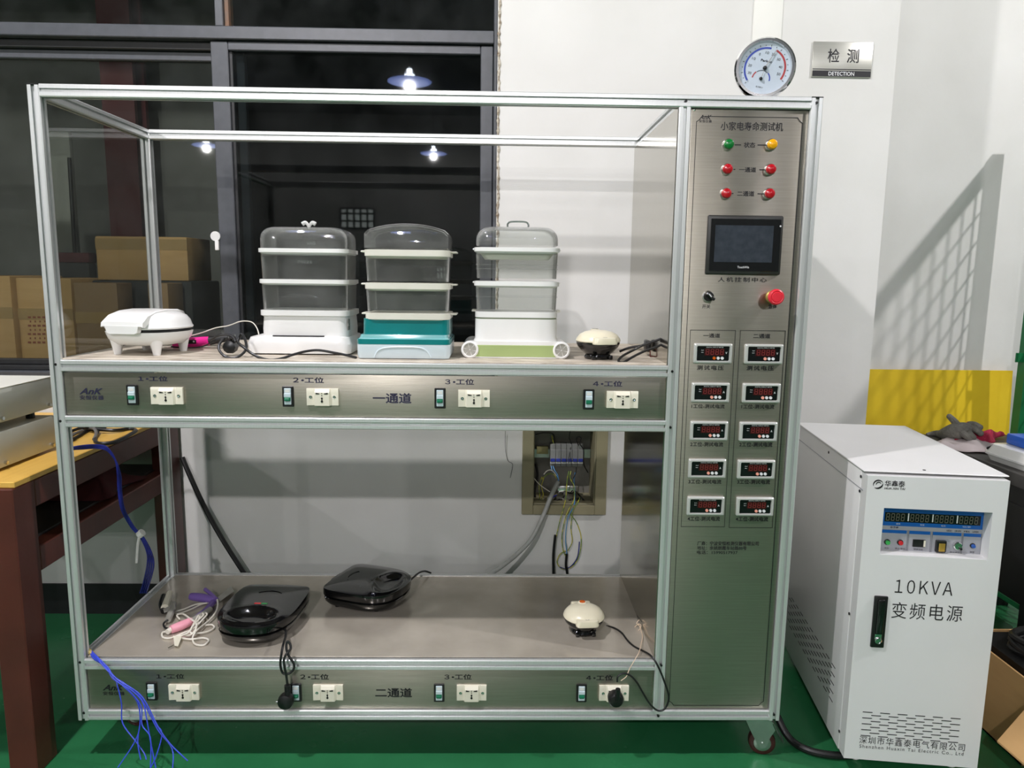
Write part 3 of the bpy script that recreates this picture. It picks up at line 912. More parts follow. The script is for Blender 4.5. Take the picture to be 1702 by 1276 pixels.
# --- casters
def caster(x, y, rz, brake=True):
    M = Matrix.Translation((x, y, 0)) @ Matrix.Rotation(rz, 4, 'Z')
    b = MB()
    b.box(-.038, .038, -.034, .034, H0 - .005, H0, .001, 1, M)
    b.cyl((0, 0, H0 - .014), (0, 0, H0 - .004), .024, n=20, M=M)
    for s in (-1, 1):
        poly = [(-.034, .116), (.038, .116), (.052, .085), (.040, .062), (.030, .030), (.02, .024), (.010, .030), (-.012, .07)]
        b.prism(poly, s * .0165, s * .019, M @ Matrix.Rotation(PI / 2, 4, 'X'))
    b.cyl((.02, -.022, .038), (.02, .022, .038), .006, n=10, M=M)
    o = b.build('caster', M_zinc, RACK)
    MB().lathe([(.020, -.013), (.029, -.014), (.0365, -.011), (.038, 0), (.0365, .011), (.029, .014), (.020, .013)], (0, 0, 0), n=28,
               M=M @ Matrix.Translation((.02, 0, .038)) @ Matrix.Rotation(PI / 2, 4, 'X')).build('wheel', M_burg, o)
    MB().lathe([(.007, -.0145), (.022, -.0148), (.024, -.0142), (.024, .0142), (.022, .0148), (.007, .0145)], (0, 0, 0), n=24,
               M=M @ Matrix.Translation((.02, 0, .038)) @ Matrix.Rotation(PI / 2, 4, 'X')).build('wheel_hub', M_zinc, o)
    if brake:
        MB().loft([[M @ Vector((.03 + u, v, w)) for v in (-.014, .014)] + [M @ Vector((.034 + u, v, w - .006)) for v in (.014, -.014)] for u, w in ((0, .118), (.016, .105), (.03, .075), (.045, .052))]).build('brake_pedal', M_zinc, o)
    return o


caster(.925, .045, math.radians(-12))
caster(-.885, .17, math.radians(165))
caster(.905, D - .05, math.radians(20))
caster(-.905, D - .05, math.radians(150), False)

# ================================================================== DIAL ON TOP OF THE RACK
c = at(1271, 114, Y=.035)
R_ = .0735
DT = thing('thermo_hygrometer', 'round white dial thermometer in a chrome rim standing on the rack top', 'thermometer', (c.x, .035, H1))
Mt = Matrix.Translation((c.x, .035, c.z)) @ Matrix.Rotation(math.radians(-14), 4, 'Z') @ Matrix.Rotation(math.radians(14), 4, 'Y')
MB().lathe([(R_ - .004, -.012), (R_, -.008), (R_, .006), (R_ - .004, .011), (R_ - .010, .011), (R_ - .012, .004), (R_ - .012, -.008)], (0, 0, 0), '-Y', 48, Mt).build('rim', M_chrome, DT)
MB().lathe([(R_ - .011, .0), (R_ - .011, .002), (0, .002)], (0, 0, 0), '-Y', 48, Mt).build('dial_card', M_dial, DT)


def arc(mb, r0, r1, a0, a1, c0=(0, 0), n=22, y=-.0024):
    for i in range(n):
        t0, t1 = [math.radians(a0 + (a1 - a0) * k / n) for k in (i, i + 1)]
        mb.face([Mt @ Vector((c0[0] + r * math.sin(t), y, c0[1] + r * math.cos(t))) for r, t in ((r0, t0), (r1, t0), (r1, t1), (r0, t1))])


mb = MB(); arc(mb, .046, .0505, -137, 2); arc(mb, .0195, .0225, 38, 92, (-.002, -.026)); mb.build('blue_scale', M_dialblue, DT)
mb = MB(); arc(mb, .046, .0505, 18, 112); arc(mb, .0195, .0225, -92, -48, (-.002, -.026)); mb.build('red_scale', M_dialred, DT)
mb = MB()
for k in range(19):
    a_ = math.radians(-140 + k * 14)
    L0, L1 = (.0525, .057) if k % 2 == 0 else (.053, .0555)
    d = Vector((math.sin(a_), 0, math.cos(a_))); n_ = Vector((d.z, 0, -d.x)) * .0007
    mb.face([Mt @ (d * L0 - n_ + Vector((0, -.0024, 0))), Mt @ (d * L1 - n_ + Vector((0, -.0024, 0))), Mt @ (d * L1 + n_ + Vector((0, -.0024, 0))), Mt @ (d * L0 + n_ + Vector((0, -.0024, 0)))])
arc(mb, .0195, .021, -44, 34, (-.002, -.026))
mb.build('scale_ticks', M_ink, DT)
its = []
for txt, an in (('30', -118), ('20', -90), ('10', -62), ('0', -36), ('10', -8), ('20', 16), ('30', 44), ('40', 74), ('50', 100)):
    a_ = math.radians(an); x_, z_ = .037 * math.sin(a_), .037 * math.cos(a_)
    wd = .0042 if len(txt) == 2 else .002
    its.append((txt, x_ - wd, x_ + wd, z_ - .003, z_ + .003, -.0025))
its += [('Parkoo', -.015, .013, .0145, .0205, -.0025, .02), ('温湿度计', -.009, .009, -.047, -.0435, -.0025), ('°C', -.034, -.029, -.039, -.035, -.0025)]
lettering(its, M_ink, DT, Mt)
mb = MB()
mb.loft([[Mt @ Vector(v) for v in ((-.0016, -.005, 0), (.0016, -.005, 0), (.0016, -.0062, 0), (-.0016, -.0062, 0))], [Mt @ Vector(v) for v in ((.0135, -.005, .047), (.0145, -.005, .047), (.0145, -.0062, .047), (.0135, -.0062, .047))]])
mb.loft([[Mt @ Vector(v) for v in ((-.003, -.005, -.026), (-.001, -.005, -.026), (-.001, -.006, -.026), (-.003, -.006, -.026))], [Mt @ Vector(v) for v in ((-.0005, -.005, -.007), (.0003, -.005, -.007), (.0003, -.006, -.007), (-.0005, -.006, -.007))]])
mb.build('needle', M_silverp, DT)
mb = MB().sphere((0, -.006, 0), .0052, M=Mt).sphere((-.002, -.006, -.026), .0042, M=Mt)
mb.build('needle_hub', M_black, DT)
MB().lathe([(R_ - .011, .0095), (R_ - .011, .0105), (0, .0105)], (0, 0, 0), '-Y', 40, Mt).build('lens', G_lens, DT)
MB().box(c.x - .02, c.x + .03, .03, .075, H1, H1 + .006, .002).box(c.x - .004, c.x + .012, .04, .06, H1 + .004, c.z - R_ + .014, .003).build('stand', M_chrome, DT)

# ================================================================== WALL SIGN
a = at(1348, 128, Y=YW - .004); b = at(1452, 70.5, Y=YW - .004)
SG = thing('wall_sign', 'small brushed metal sign with black foot strip on the white wall by the dial', 'sign', ((a.x + b.x) / 2, YW, a.z))
MB().box(a.x, b.x, YW - .006, YW - .001, a.z, b.z, .002).build('plate', M_sign, SG)
hh = b.z - a.z
MB().box(a.x + .003, b.x - .003, YW - .0072, YW - .0058, a.z + .003, a.z + .185 * hh, .0004, 1).build('foot_strip', M_ink, SG)
ww = b.x - a.x
lettering([('检', a.x + .25 * ww, a.x + .45 * ww, a.z + .41 * hh, a.z + .80 * hh, YW - .0066, .01), ('测', a.x + .57 * ww, a.x + .77 * ww, a.z + .41 * hh, a.z + .80 * hh, YW - .0066, .01)], M_ink, SG)
lettering([('DETECTION', a.x + .28 * ww, a.x + .71 * ww, a.z + .045 * hh, a.z + .155 * hh, YW - .0078, .01)], M_printwhite, SG)
MB().box(a.x + .003, b.x - .003, YW - .0068, YW - .0058, a.z + .215 * hh, a.z + .235 * hh).build('rule_line', M_ink, SG)

# ================================================================== STEAMERS
ZD = ZU + .0035


def tier(mb, x0, x1, y0, y1, z0, z1, r, wall=.0022, taper=.0):
    cx, cy, w, d = (x0 + x1) / 2, (y0 + y1) / 2, x1 - x0, y1 - y0
    mb.loft([rrect(cx, cy, w - taper, d - taper, r, z0), rrect(cx, cy, w, d, r, z1), rrect(cx, cy, w - 2 * wall, d - 2 * wall, r - wall, z1), rrect(cx, cy, w - 2 * wall - taper, d - 2 * wall - taper, r - wall, z0)], False, False)


def dome(mb, x0, x1, y0, y1, z0, z1, r, arch=0., rt=.03):
    cx, cy, w, d = (x0 + x1) / 2, (y0 + y1) / 2, x1 - x0, y1 - y0
    rings = [rrect(cx, cy, w, d, r, z0)]
    for k in range(0, 7):
        a_ = PI / 2 * k / 6
        rings.append(rrect(cx, cy, w - 2 * rt * (1 - math.cos(a_)), d - 2 * rt * .6 * (1 - math.cos(a_)), r, z1 - rt + rt * math.sin(a_)))
    if arch:
        for rg in rings[1:]:
            for v in rg: v.z -= arch * ((v.x - cx) / (w / 2)) ** 2
    mb.loft(rings, False, True)


def sx_(px, py, Y): return at(px, py, Y=Y).x
def sz_(px, py, Y): return at(px, py, Y=Y).z


# --- white steamer with sprout knob
yf = .135
t = thing('food_steamer', 'white three-tier electric food steamer with a sprout-shaped knob on its clear lid', 'steamer', (sx_(500, 590, yf), yf + .1, ZD), 0, 'food steamers on the upper deck')
bx0, bx1 = sx_(407, 580, yf), sx_(585, 580, yf)
MB().loft([rrect((bx0 + bx1) / 2, yf + .1, bx1 - bx0 - .012, .2, .02, ZD + .004), rrect((bx0 + bx1) / 2, yf + .1, bx1 - bx0 - .004, .21, .025, ZD + .03), rrect((bx0 + bx1) / 2, yf + .1, bx1 - bx0 - .02, .2, .025, ZD + .048), rrect((bx0 + bx1) / 2, yf + .1, bx1 - bx0 - .05, .18, .025, ZD + .052)]).box(bx0 + .03, bx1 - .03, yf + .03, yf + .17, ZD, ZD + .006).build('base_tray', M_white, t)
yu = yf + .012
ux0, ux1 = sx_(434, 545, yu), sx_(577, 545, yu)
ucx = (ux0 + ux1) / 2; uw = ux1 - ux0; ucy = yu + .085; ud = .17
z_b = ZD + .05; z_t = sz_(500, 523, yu)
MB().loft([rrect(ucx, ucy, uw, ud, .025, z_b), rrect(ucx, ucy, uw + .002, ud, .025, z_b + .02), rrect(ucx, ucy, uw - .004, ud - .004, .025, z_t)]).build('body', M_white, t)
MB().box(sx_(452, 560, yf), sx_(538, 560, yf), yf + .004, yf + .014, ZD + .050, ZD + .0535, .001, 1).build('display_strip', M_black, t)
q = MB().box(ux1 - .0005, ux1 + .0014, ucy - .075, ucy - .05, z_b + .018, z_t - .012); q.build('rating_label', mat('grey_rating_label', (150, 150, 146), .6, mix=(90, 90, 88), nscale=200, nfac=.1), t)


def trays_boxes(t, pxs, Y, d, cx, w, lug, mtray=M_milky):
    """pxs: list of (tray top py, tray bottom py, box bottom py) front to back from the top"""
    for i, (ty0, ty1) in enumerate(pxs):
        za, zb2 = sz_(500, ty1, Y), sz_(500, ty0, Y)
        mb = MB()
        cy = Y + d / 2
        mb.loft([rrect(cx, cy, w - .006, d - .006, .022, za - .004), rrect(cx, cy, w + .004, d + .004, .024, za), rrect(cx, cy, w + .010, d + .01, .026, za + .001), rrect(cx, cy, w + .010, d + .01, .026, zb2), rrect(cx, cy, w + .004, d + .004, .024, zb2 + .0005)])
        if lug:
            for s in (-1, 1):
                mb.box(cx + s * (w / 2 + .002) if s > 0 else cx - w / 2 - lug, cx + w / 2 + lug if s > 0 else cx - w / 2 - .002, cy - .03, cy + .03, zb2 - .006, zb2 - .001, .002, 1)
        mb.build('steam_tray', mtray, t)


T1 = [(413, 420), (464.5, 471.5), (516, 525)]
trays_boxes(t, T1, yu, .17, ucx, uw, 0, M_white)
for (za, zb2) in ((463.5, 422), (515.5, 473)):
    mb = MB(); tier(mb, ux0, ux1, yu, yu + .17, sz_(500, za, yu), sz_(500, zb2, yu), .024, taper=.004); mb.build('clear_tier', G_box, t)
mb = MB(); dome(mb, ux0, ux1, yu, yu + .17, sz_(500, 413, yu), sz_(500, 374, yu) - .004, .026, 0, .03)
dome(mb, ux0 + .003, ux1 - .003, yu + .003, yu + .167, sz_(500, 413, yu), sz_(500, 374, yu) - .007, .024, 0, .029); lid = mb.build('clear_lid', G_box, t)
kp = at(513.5, 376, Y=yu + .06)
mb = MB()
for s in (-1, 1): mb.tube([(kp.x, kp.y, kp.z - .006), (kp.x + s * .003, kp.y, kp.z + .004), (kp.x + s * .010, kp.y, kp.z + .010), (kp.x + s * .018, kp.y, kp.z + .006)], lambda t_: .003 + .003 * t_, n=8)
mb.build('sprout_knob', M_white, lid)

# --- teal steamer
yf = .055
t = thing('food_steamer', 'teal and pale blue three-tier food steamer with an arched clear lid', 'steamer', (sx_(676, 595, yf), yf + .1, ZD), 0, 'food steamers on the upper deck')
bx0, bx1 = sx_(592.5, 585, yf), sx_(748, 585, yf)
cxb = (bx0 + bx1) / 2; wb = bx1 - bx0
db = .19; cyb = yf + db / 2
z1 = sz_(676, 572.5, yf)
BB = MB().loft([rrect(cxb, cyb, wb - .006, db - .006, .012, ZD + .002), rrect(cxb, cyb, wb, db, .016, ZD + .01), rrect(cxb, cyb, wb, db, .016, z1)]).box(bx0 + .02, bx1 - .02, yf + .02, yf + db - .02, ZD, ZD + .004).build('base', M_paleblue, t)
pts = [at(622, 594, Y=yf), at(628, 583, Y=yf), at(642, 577.5, Y=yf), at(670, 576.5, Y=yf), at(696, 577.5, Y=yf), at(709, 583, Y=yf), at(716, 594, Y=yf)]
MB().tube([(p_.x, yf - .0005, p_.z) for p_ in pts], .0022, n=6).build('arch_moulding', M_paleblue, BB)
z2 = sz_(676, 564, yf)
MB().loft([rrect(cxb, cyb, wb + .001, db + .001, .016, z1), rrect(cxb, cyb, wb + .001, db + .001, .016, z2)]).build('teal_rim', M_teal, t)
yu = yf + .016
z3 = sz_(676, 556, yu)
MB().loft([rrect(cxb, cyb, wb - .004, db - .004, .014, z2), rrect(cxb, cyb, wb - .012, db - .012, .014, z2 + .003), rrect(cxb + .001, cyb, wb - .016, db - .016, .016, z3)]).build('translucent_shelf', M_tealpale, t)
ux0, ux1 = sx_(602, 543, yu), sx_(746.5, 543, yu)
ucx = (ux0 + ux1) / 2; uw = ux1 - ux0; ud = .165; ucy = yu + ud / 2
z4 = sz_(676, 530, yu)
MB().loft([rrect(ucx, ucy, uw, ud, .02, z3), rrect(ucx, ucy, uw - .002, ud, .02, z4)]).build('body', M_teal, t)
tx0, tx1 = sx_(606, 450, yu), sx_(745, 450, yu)
tcx = (tx0 + tx1) / 2; tw = tx1 - tx0
trays_boxes(t, [(413, 424), (468.5, 479), (519, 529.5)], yu, ud, tcx, tw - .004, .022)
for (za, zb2) in ((468, 425), (518.5, 481)):
    mb = MB(); tier(mb, tx0, tx1, yu, yu + ud, sz_(676, za, yu), sz_(676, zb2, yu), .018, taper=.006); mb.build('clear_tier', G_box, t)
def arched(mb, ins, dz):
    rings = []
    zt0 = sz_(676, 374.5, yu + ud / 2) - dz; zb0 = sz_(676, 413, yu)
    for i in range(25):
        u = i / 24
        x = tx0 + ins + (tx1 - tx0 - 2 * ins) * u
        zt_ = zt0 - .020 * abs(2 * u - 1) ** 2.2 - (.006 if i in (0, 24) else 0)
        ya, yb2 = yu + ins, yu + ud - ins
        rings.append([Vector(v) for v in ((x, ya, zb0), (x, ya, zt_ - .006), (x, ya + .002, zt_ - .002), (x, ya + .006, zt_), (x, yb2 - .006, zt_), (x, yb2 - .002, zt_ - .002), (x, yb2, zt_ - .006), (x, yb2, zb0))])
    mb.loft(rings)


mb = MB(); arched(mb, 0, 0); arched(mb, .0035, .004)
mb.build('clear_lid', G_box, t)

# --- white and sage steamer on wheel-shaped feet
yf = .105
t = thing('food_steamer', 'white and sage green three-tier food steamer with round wheel-like feet and loop lid handle', 'steamer', (sx_(860, 594, yf), yf + .09, ZD), 0, 'food steamers on the upper deck')
bx0, bx1 = sx_(781, 581, yf), sx_(933, 581, yf)
zc = ZD + .0235; rw_ = .0225
cxb = (bx0 + bx1) / 2
dC = .165
cap_ = []
for k in range(13):
    a_ = PI / 2 + PI * k / 12
    cap_.append((bx0 + rw_ * math.cos(a_), zc + rw_ * math.sin(a_)))
for k in range(13):
    a_ = -PI / 2 + PI * k / 12
    cap_.append((bx1 + rw_ * math.cos(a_), zc + rw_ * math.sin(a_)))
MB().loft([[Vector((x, y, z)) for x, z in cap_] for y in (yf, yf + dC)]).build('chassis', M_white, t)
MB().box(bx0 + .012, bx1 - .012, yf - .001, yf + .004, ZD + .004, zc + .0125, .001, 1).build('green_panel', M_sage, t)
for cxw in (bx0, bx1):
    w_ = MB().lathe([(rw_, 0), (rw_ + .001, .004), (rw_ - .003, .0065), (rw_ - .005, .0055), (rw_ - .005, .003), (0, .003)], (cxw, yf, zc), '-Y', 30).build('wheel_foot', M_white, t)
    mb = MB()
    for k in range(6):
        a_ = k * PI / 3 + .3
        for da in (-.26, .26): pass
        mb.face([Vector((cxw + r_ * math.cos(a_ + d_), yf - .0036, zc + r_ * math.sin(a_ + d_))) for r_, d_ in ((.002, -.46), (rw_ - .0055, -.46), (rw_ - .0055, -.15), (rw_ - .0055, .15), (rw_ - .0055, .46), (.002, .46))])
    mb.build('spoke', M_silverp, w_)
yu = yf + .006
ux0, ux1 = sx_(789, 548, yu), sx_(927, 548, yu)
ucx = (ux0 + ux1) / 2; uw = ux1 - ux0; ud = .15; ucy = yu + ud / 2
z3 = zc + rw_ - .004; z4 = sz_(860, 530.5, yu)
MB().loft([rrect(ucx, ucy, uw + .012, ud, .03, z3), rrect(ucx, ucy, uw, ud, .03, z3 + .012), rrect(ucx, ucy, uw - .001, ud, .03, z4)]).build('body', M_white, t)
z5 = sz_(860, 528, yu)
MB().loft([rrect(ucx, ucy, uw - .004, ud - .004, .03, z4), rrect(ucx, ucy, uw - .004, ud - .004, .03, z5)]).build('green_gasket', mat('dull_green_gasket', (128, 140, 112), .5, mix=(118, 130, 102), nscale=20), t)
z6 = sz_(860, 518.5, yu)
MB().loft([rrect(ucx, ucy, uw, ud, .03, z5), rrect(ucx, ucy, uw, ud, .03, z6)]).build('top_rim', M_white, t)
trays_boxes(t, [(407, 414), (463.5, 471.5)], yu, ud, ucx, uw - .004, .010, M_white)
MB().loft([rrect(ucx, ucy, uw - .05, ud - .04, .02, sz_(860, 431, yu)), rrect(ucx, ucy, uw - .012, ud - .012, .024, sz_(860, 416, yu))]).build('inner_bowl', M_milky, t)
mb = MB()
for s in (-1, 1): mb.box(ucx + s * (uw / 2 + .004) - .006, ucx + s * (uw / 2 + .004) + .006, ucy - .03, ucy + .03, z6 - .002, z6 + .003, .001, 1)
mb.build('lug', M_milky, t)
for (za, zb2) in ((463, 415), (517.5, 473)):
    mb = MB(); tier(mb, ux0 + .001, ux1 - .001, yu, yu + ud, sz_(860, za, yu), sz_(860, zb2, yu), .028, taper=.006)
    zz = [sz_(860, q_, yu) for q_ in ((440, 447) if za == 463 else (493.5,))]
    for z_ in zz: mb.tube([v for v in rrect(ucx, ucy, uw - .002, ud + .001, .028, z_)], .0008, n=4, sub=1, closed=True)
    mb.build('clear_tier', G_box, t)
mb = MB(); dome(mb, ux0 + .002, ux1 - .002, yu, yu + ud, sz_(860, 407, yu), sz_(860, 373.5, yu) - .004, .028, 0, .034)
dome(mb, ux0 + .005, ux1 - .005, yu + .003, yu + ud - .003, sz_(860, 407, yu), sz_(860, 373.5, yu) - .007, .026, 0, .033)
lid = mb.build('clear_lid', G_box, t)
h0 = at(844, 374, Y=yu + .06); h1 = at(878, 374, Y=yu + .06)
MB().tube([(h0.x, h0.y, h0.z - .006), (h0.x, h0.y, h0.z + .003), (h0.x + .01, h0.y, h0.z + .009), (h1.x - .01, h0.y, h0.z + .009), (h1.x, h0.y, h0.z + .003), (h1.x, h0.y, h0.z - .006)], .0024, n=8).build('lid_handle', M_zinc, lid)

# ================================================================== WAFFLE MAKERS
# white one
t = thing('waffle_maker', 'white round waffle maker on four stubby legs at the left of the upper deck', 'waffle maker', (-.79, .165, ZD), math.radians(-10))


def circ(r, z, sx=1., sy=1., n=40, e=2.4):
    out = []
    for i in range(n):
        a_ = 2 * PI * i / n
        c_, s_ = math.cos(a_), math.sin(a_)
        k_ = (abs(c_) ** e + abs(s_) ** e) ** (-1 / e)
        out.append(Vector((r * sx * c_ * k_, r * sy * s_ * k_, z)))
    return out


MB().loft([circ(.062, .024), circ(.082, .028), circ(.098, .042), circ(.103, .055), circ(.1045, .062)]).build('base', M_white, t, True)
MB().loft([circ(.099, .062), circ(.099, .070)]).build('plate_edge', M_black, t, True)
MB().loft([circ(.1045, .070), circ(.106, .074), circ(.103, .078), circ(.099, .092), circ(.09, .104), circ(.076, .111), circ(.05, .115), circ(.02, .116)]).build('lid', M_white, t, True)
# raised spine that ends in the front handle
prf = [(-.116, .080), (-.114, .092), (-.090, .108), (-.05, .118), (.0, .121), (.06, .119), (.09, .112), (.098, .10), (.09, .095), (.0, .108), (-.08, .094), (-.104, .080)]
mb = MB()
rings = []
for x, k_ in ((-.053, .97), (-.05, 1.), (.05, 1.), (.053, .97)):
    rings.append([Vector((x * (1 + .12 * (-y / .1)), y, z if k_ == 1. else z - .003)) for y, z in prf])
mb.loft(rings)
mb.build('lid_spine', M_white, t, True)
MB().loft([[Vector((x, y, z)) for x, z in ((-.048, .081), (.048, .081), (.044, .064), (.035, .060), (-.035, .060), (-.044, .064))] for y in (-.117, -.101)]).build('front_handle', M_white, t, True)
for sx, sy in ((-.058, -.06), (.058, -.06), (-.058, .06), (.058, .06)):
    MB().loft([circ(.0095, 0, n=16, e=2), circ(.012, .014, n=16, e=2), circ(.018, .040, n=16, e=2)], M=Matrix.Translation((sx, sy, 0))).build('leg', M_white, t, True)
# cream and black mini one
def mini_waffle(label, x, y, z, rz, lamp):
    t = thing('mini_waffle_maker', label, 'waffle maker', (x, y, z), rz, 'cream and black mini waffle makers')
    MB().lathe([(.036, .0), (.038, .006), (.034, .012), (.045, .022), (.056, .034), (.0595, .042), (.0595, .047)], n=36).box(-.03, -.018, -.04, -.03, 0, .012, .003).box(.018, .03, -.04, -.03, 0, .012, .003).build('base', M_gloss, t, True)
    MB().lathe([(.060, .0475), (.0615, .050), (.059, .057), (.051, .067), (.038, .074), (.02, .078), (0, .079)], n=36).build('lid', M_cream, t, True)
    MB().loft([rrect(0, -.052, .066, .034, .012, .044), rrect(0, -.052, .068, .036, .012, .048), rrect(0, -.051, .062, .032, .012, .0605), rrect(0, -.049, .05, .026, .012, .062)]).build('front_handle', M_cream, t, True)
    MB().box(-.03, .03, .048, .066, .04, .067, .006).build('hinge', M_cream, t, True)
    k_ = MB().lathe([(.0125, .0), (.0125, .004), (.010, .005)], (0, .028, .0745), n=20).build('light_ring', M_cream, t, True)
    MB().lathe([(.0095, .003), (.0085, .0062), (0, .0075)], (0, .028, .0745), n=20).build('indicator_light', lamp, k_, True)
    mb = MB()
    for a_ in range(3):
        u, v = a_ * 2 * PI / 3 + PI / 2, (a_ + 1) * 2 * PI / 3 + PI / 2
        P_ = [Vector((.006 * math.cos(w_), -.054 + .006 * math.sin(w_), .0626)) for w_ in (u, v)]
        mb.tube(P_, .0005, n=4, sub=1)
    mb.build('warning_triangle', M_silverp, t, True)
    return t


MW1 = mini_waffle('small cream-lidded black waffle maker at the right end of the upper deck', .450, .125, ZD, math.radians(12), M_silverp)
ZL_ = ZL + .003
MW2 = mini_waffle('small cream-lidded black waffle maker with an orange light, alone on the lower deck', .437, .165, ZL_, math.radians(4), M_orange)

# cord of the upper mini waffle maker, bundled
def cordpx(name, label, pts, r, m, cat='cord', n=8, par=None, sub=6):
    P_ = [at(px, py, **({'Y': d} if not isinstance(d, tuple) else {d[0]: d[1]})) for px, py, d in pts]
    mb = MB().tube(P_, r, n=n, sub=sub)
    if par is not None: return mb.build(name, m, par)
    return tag(mb.build(name, m), label, cat)


cordpx('power_cord', 'black power cord folded in a loop right of the upper mini waffle maker', [
    (1030, 584, .14), (1045, 578, .13), (1068, 574, .115), (1085, 568, .10), (1103, 562, .09), (1106, 568, .085), (1092, 576, .08), (1070, 584, .07), (1050, 594, .06), (1036, 602, .05),
    (1028, 600, .05), (1034, 592, .07), (1052, 582, .10), (1072, 572, .12), (1088, 566, .13)], .0034, M_rubber, par=MW1)
# black adapter and wire tripod in the corner of the upper deck
a = at(1074, 586, Y=.19); b = at(1106, 566, Y=.19)
t = thing('black_adapter', 'black block-shaped adapter with bare prongs in the right corner of the upper deck', 'adapter', ((a.x + b.x) / 2, .21, ZD))
MB().box(a.x, min(b.x, DIV - .006), .19, .235, ZD + .012, ZD + .045, .005).build('body', M_black, t)
mb = MB()
for dx in (.012, .034): mb.tube([(a.x + dx, .19, ZD + .02), (a.x + dx - .004, .175, ZD + .02), (a.x + dx - .004, .17, ZD + .001)], .0018, n=6, sub=3)
mb.tube([(a.x + .008, .17, ZD + .002), (a.x + .03, .17, ZD + .002)], .0018, n=6, sub=1)
mb.build('prong', M_brown, t)

# pink hair crimper on the upper deck
p0, p1, p2 = at(306, 571, Y=.30), at(349, 566, Y=.29), at(380, 561, Y=.29)
t = HC = thing('hair_curler', 'hot pink hair curler with black barrel, lying behind the white waffle maker', 'hair curler', (p1.x, .29, ZD))
MB().tube([p0 + Vector((-.03, 0, -.004)), p0, p1], lambda u: .013 + .003 * math.sin(u * PI), n=14).build('handle', M_pink, t)
MB().tube([p1, p1 + (p2 - p1) * .5, p2], lambda u: .0135 - .003 * u, n=14).build('barrel', M_black, t)
MB().box(-.016, .016, -.0155, -.012, -.006, .006, .003, M=Matrix.Translation((p0 + p1) / 2 + Vector((-.012, 0, .002)))).build('control_plate', M_black, t)
MB().sphere((p0 + p1) / 2 + Vector((-.022, -.016, .003)), .0028).sphere((p0 + p1) / 2 + Vector((-.003, -.016, .003)), .0028).build('button', M_printwhite, t)
cordpx('white_lead', 'thin white lead arching from the pink hair curler to the white steamer', [
    (312, 559, .30), (335, 553, .30), (358, 545, .30), (380, 541, .30), (400, 534, .28), (418, 535, .25), (427, 545, .22), (430, 555, .20)], .0016, M_whitecord)
cordpx('power_cord', 'thin black lead lying on the upper deck behind the white waffle maker', [
    (285, 576, .25), (310, 578, .22), (335, 576, .21), (352, 569, .20), (366, 564, .19), (380, 560, .20)], .002, M_rubber, par=HC)
# plug with its coiled cord
pc = at(383, 576, Y=.10)
t = thing('power_plug', 'black moulded mains plug inside a coiled black cord, left of the white steamer', 'plug', (pc.x, .10, ZD))
MB().lathe([(.010, -.014), (.018, -.012), (.019, .0), (.017, .012), (.008, .016)], (pc.x, .10, pc.z), '-Y', 10).tube([(pc.x, .10, pc.z + .012), (pc.x + .008, .09, pc.z + .026), (pc.x + .016, .085, pc.z + .024)], .006, n=8).build('body', M_black, t)
mb = MB()
for dx in (-.009, .006): mb.cyl((pc.x + dx, .12, pc.z + .012), (pc.x + dx - .004, .128, pc.z + .03), .0022, n=8)
mb.build('pin', M_chrome, t)
MB().tube([at(x, y, Y=d) for x, y, d in ((372, 562, .09), (364, 573, .07), (365, 583, .06), (374, 592, .055), (386, 595, .05), (399, 591, .055), (409, 580, .06), (408, 566, .07), (402, 555, .08), (398, 561, .085), (396, 569, .075),
          (405, 577, .06), (418, 587, .055), (434, 595, .045), (452, 598, .035), (470, 595, .045), (488, 589, .06), (510, 583.5, .08), (530, 582, .09), (555, 586, .09), (575, 590, .08), (592, 594, .06))], .0036, n=8).build('cord', M_rubber, t)
MB().tube([at(x, y, Y=d) for x, y, d in ((349, 566, .12), (362, 558, .10), (376, 556, .09), (388, 560, .08), (392, 568, .07))], .0034, n=8).build('cord_loop', M_rubber, t)

# ================================================================== SANDWICH MAKERS
PEAR = [(-.110, .100), (-.119, .02), (-.114, -.06), (-.082, -.112), (-.03, -.132), (.03, -.132), (.082, -.112), (.114, -.06), (.119, .02), (.110, .100), (.06, .116), (-.06, .116)]


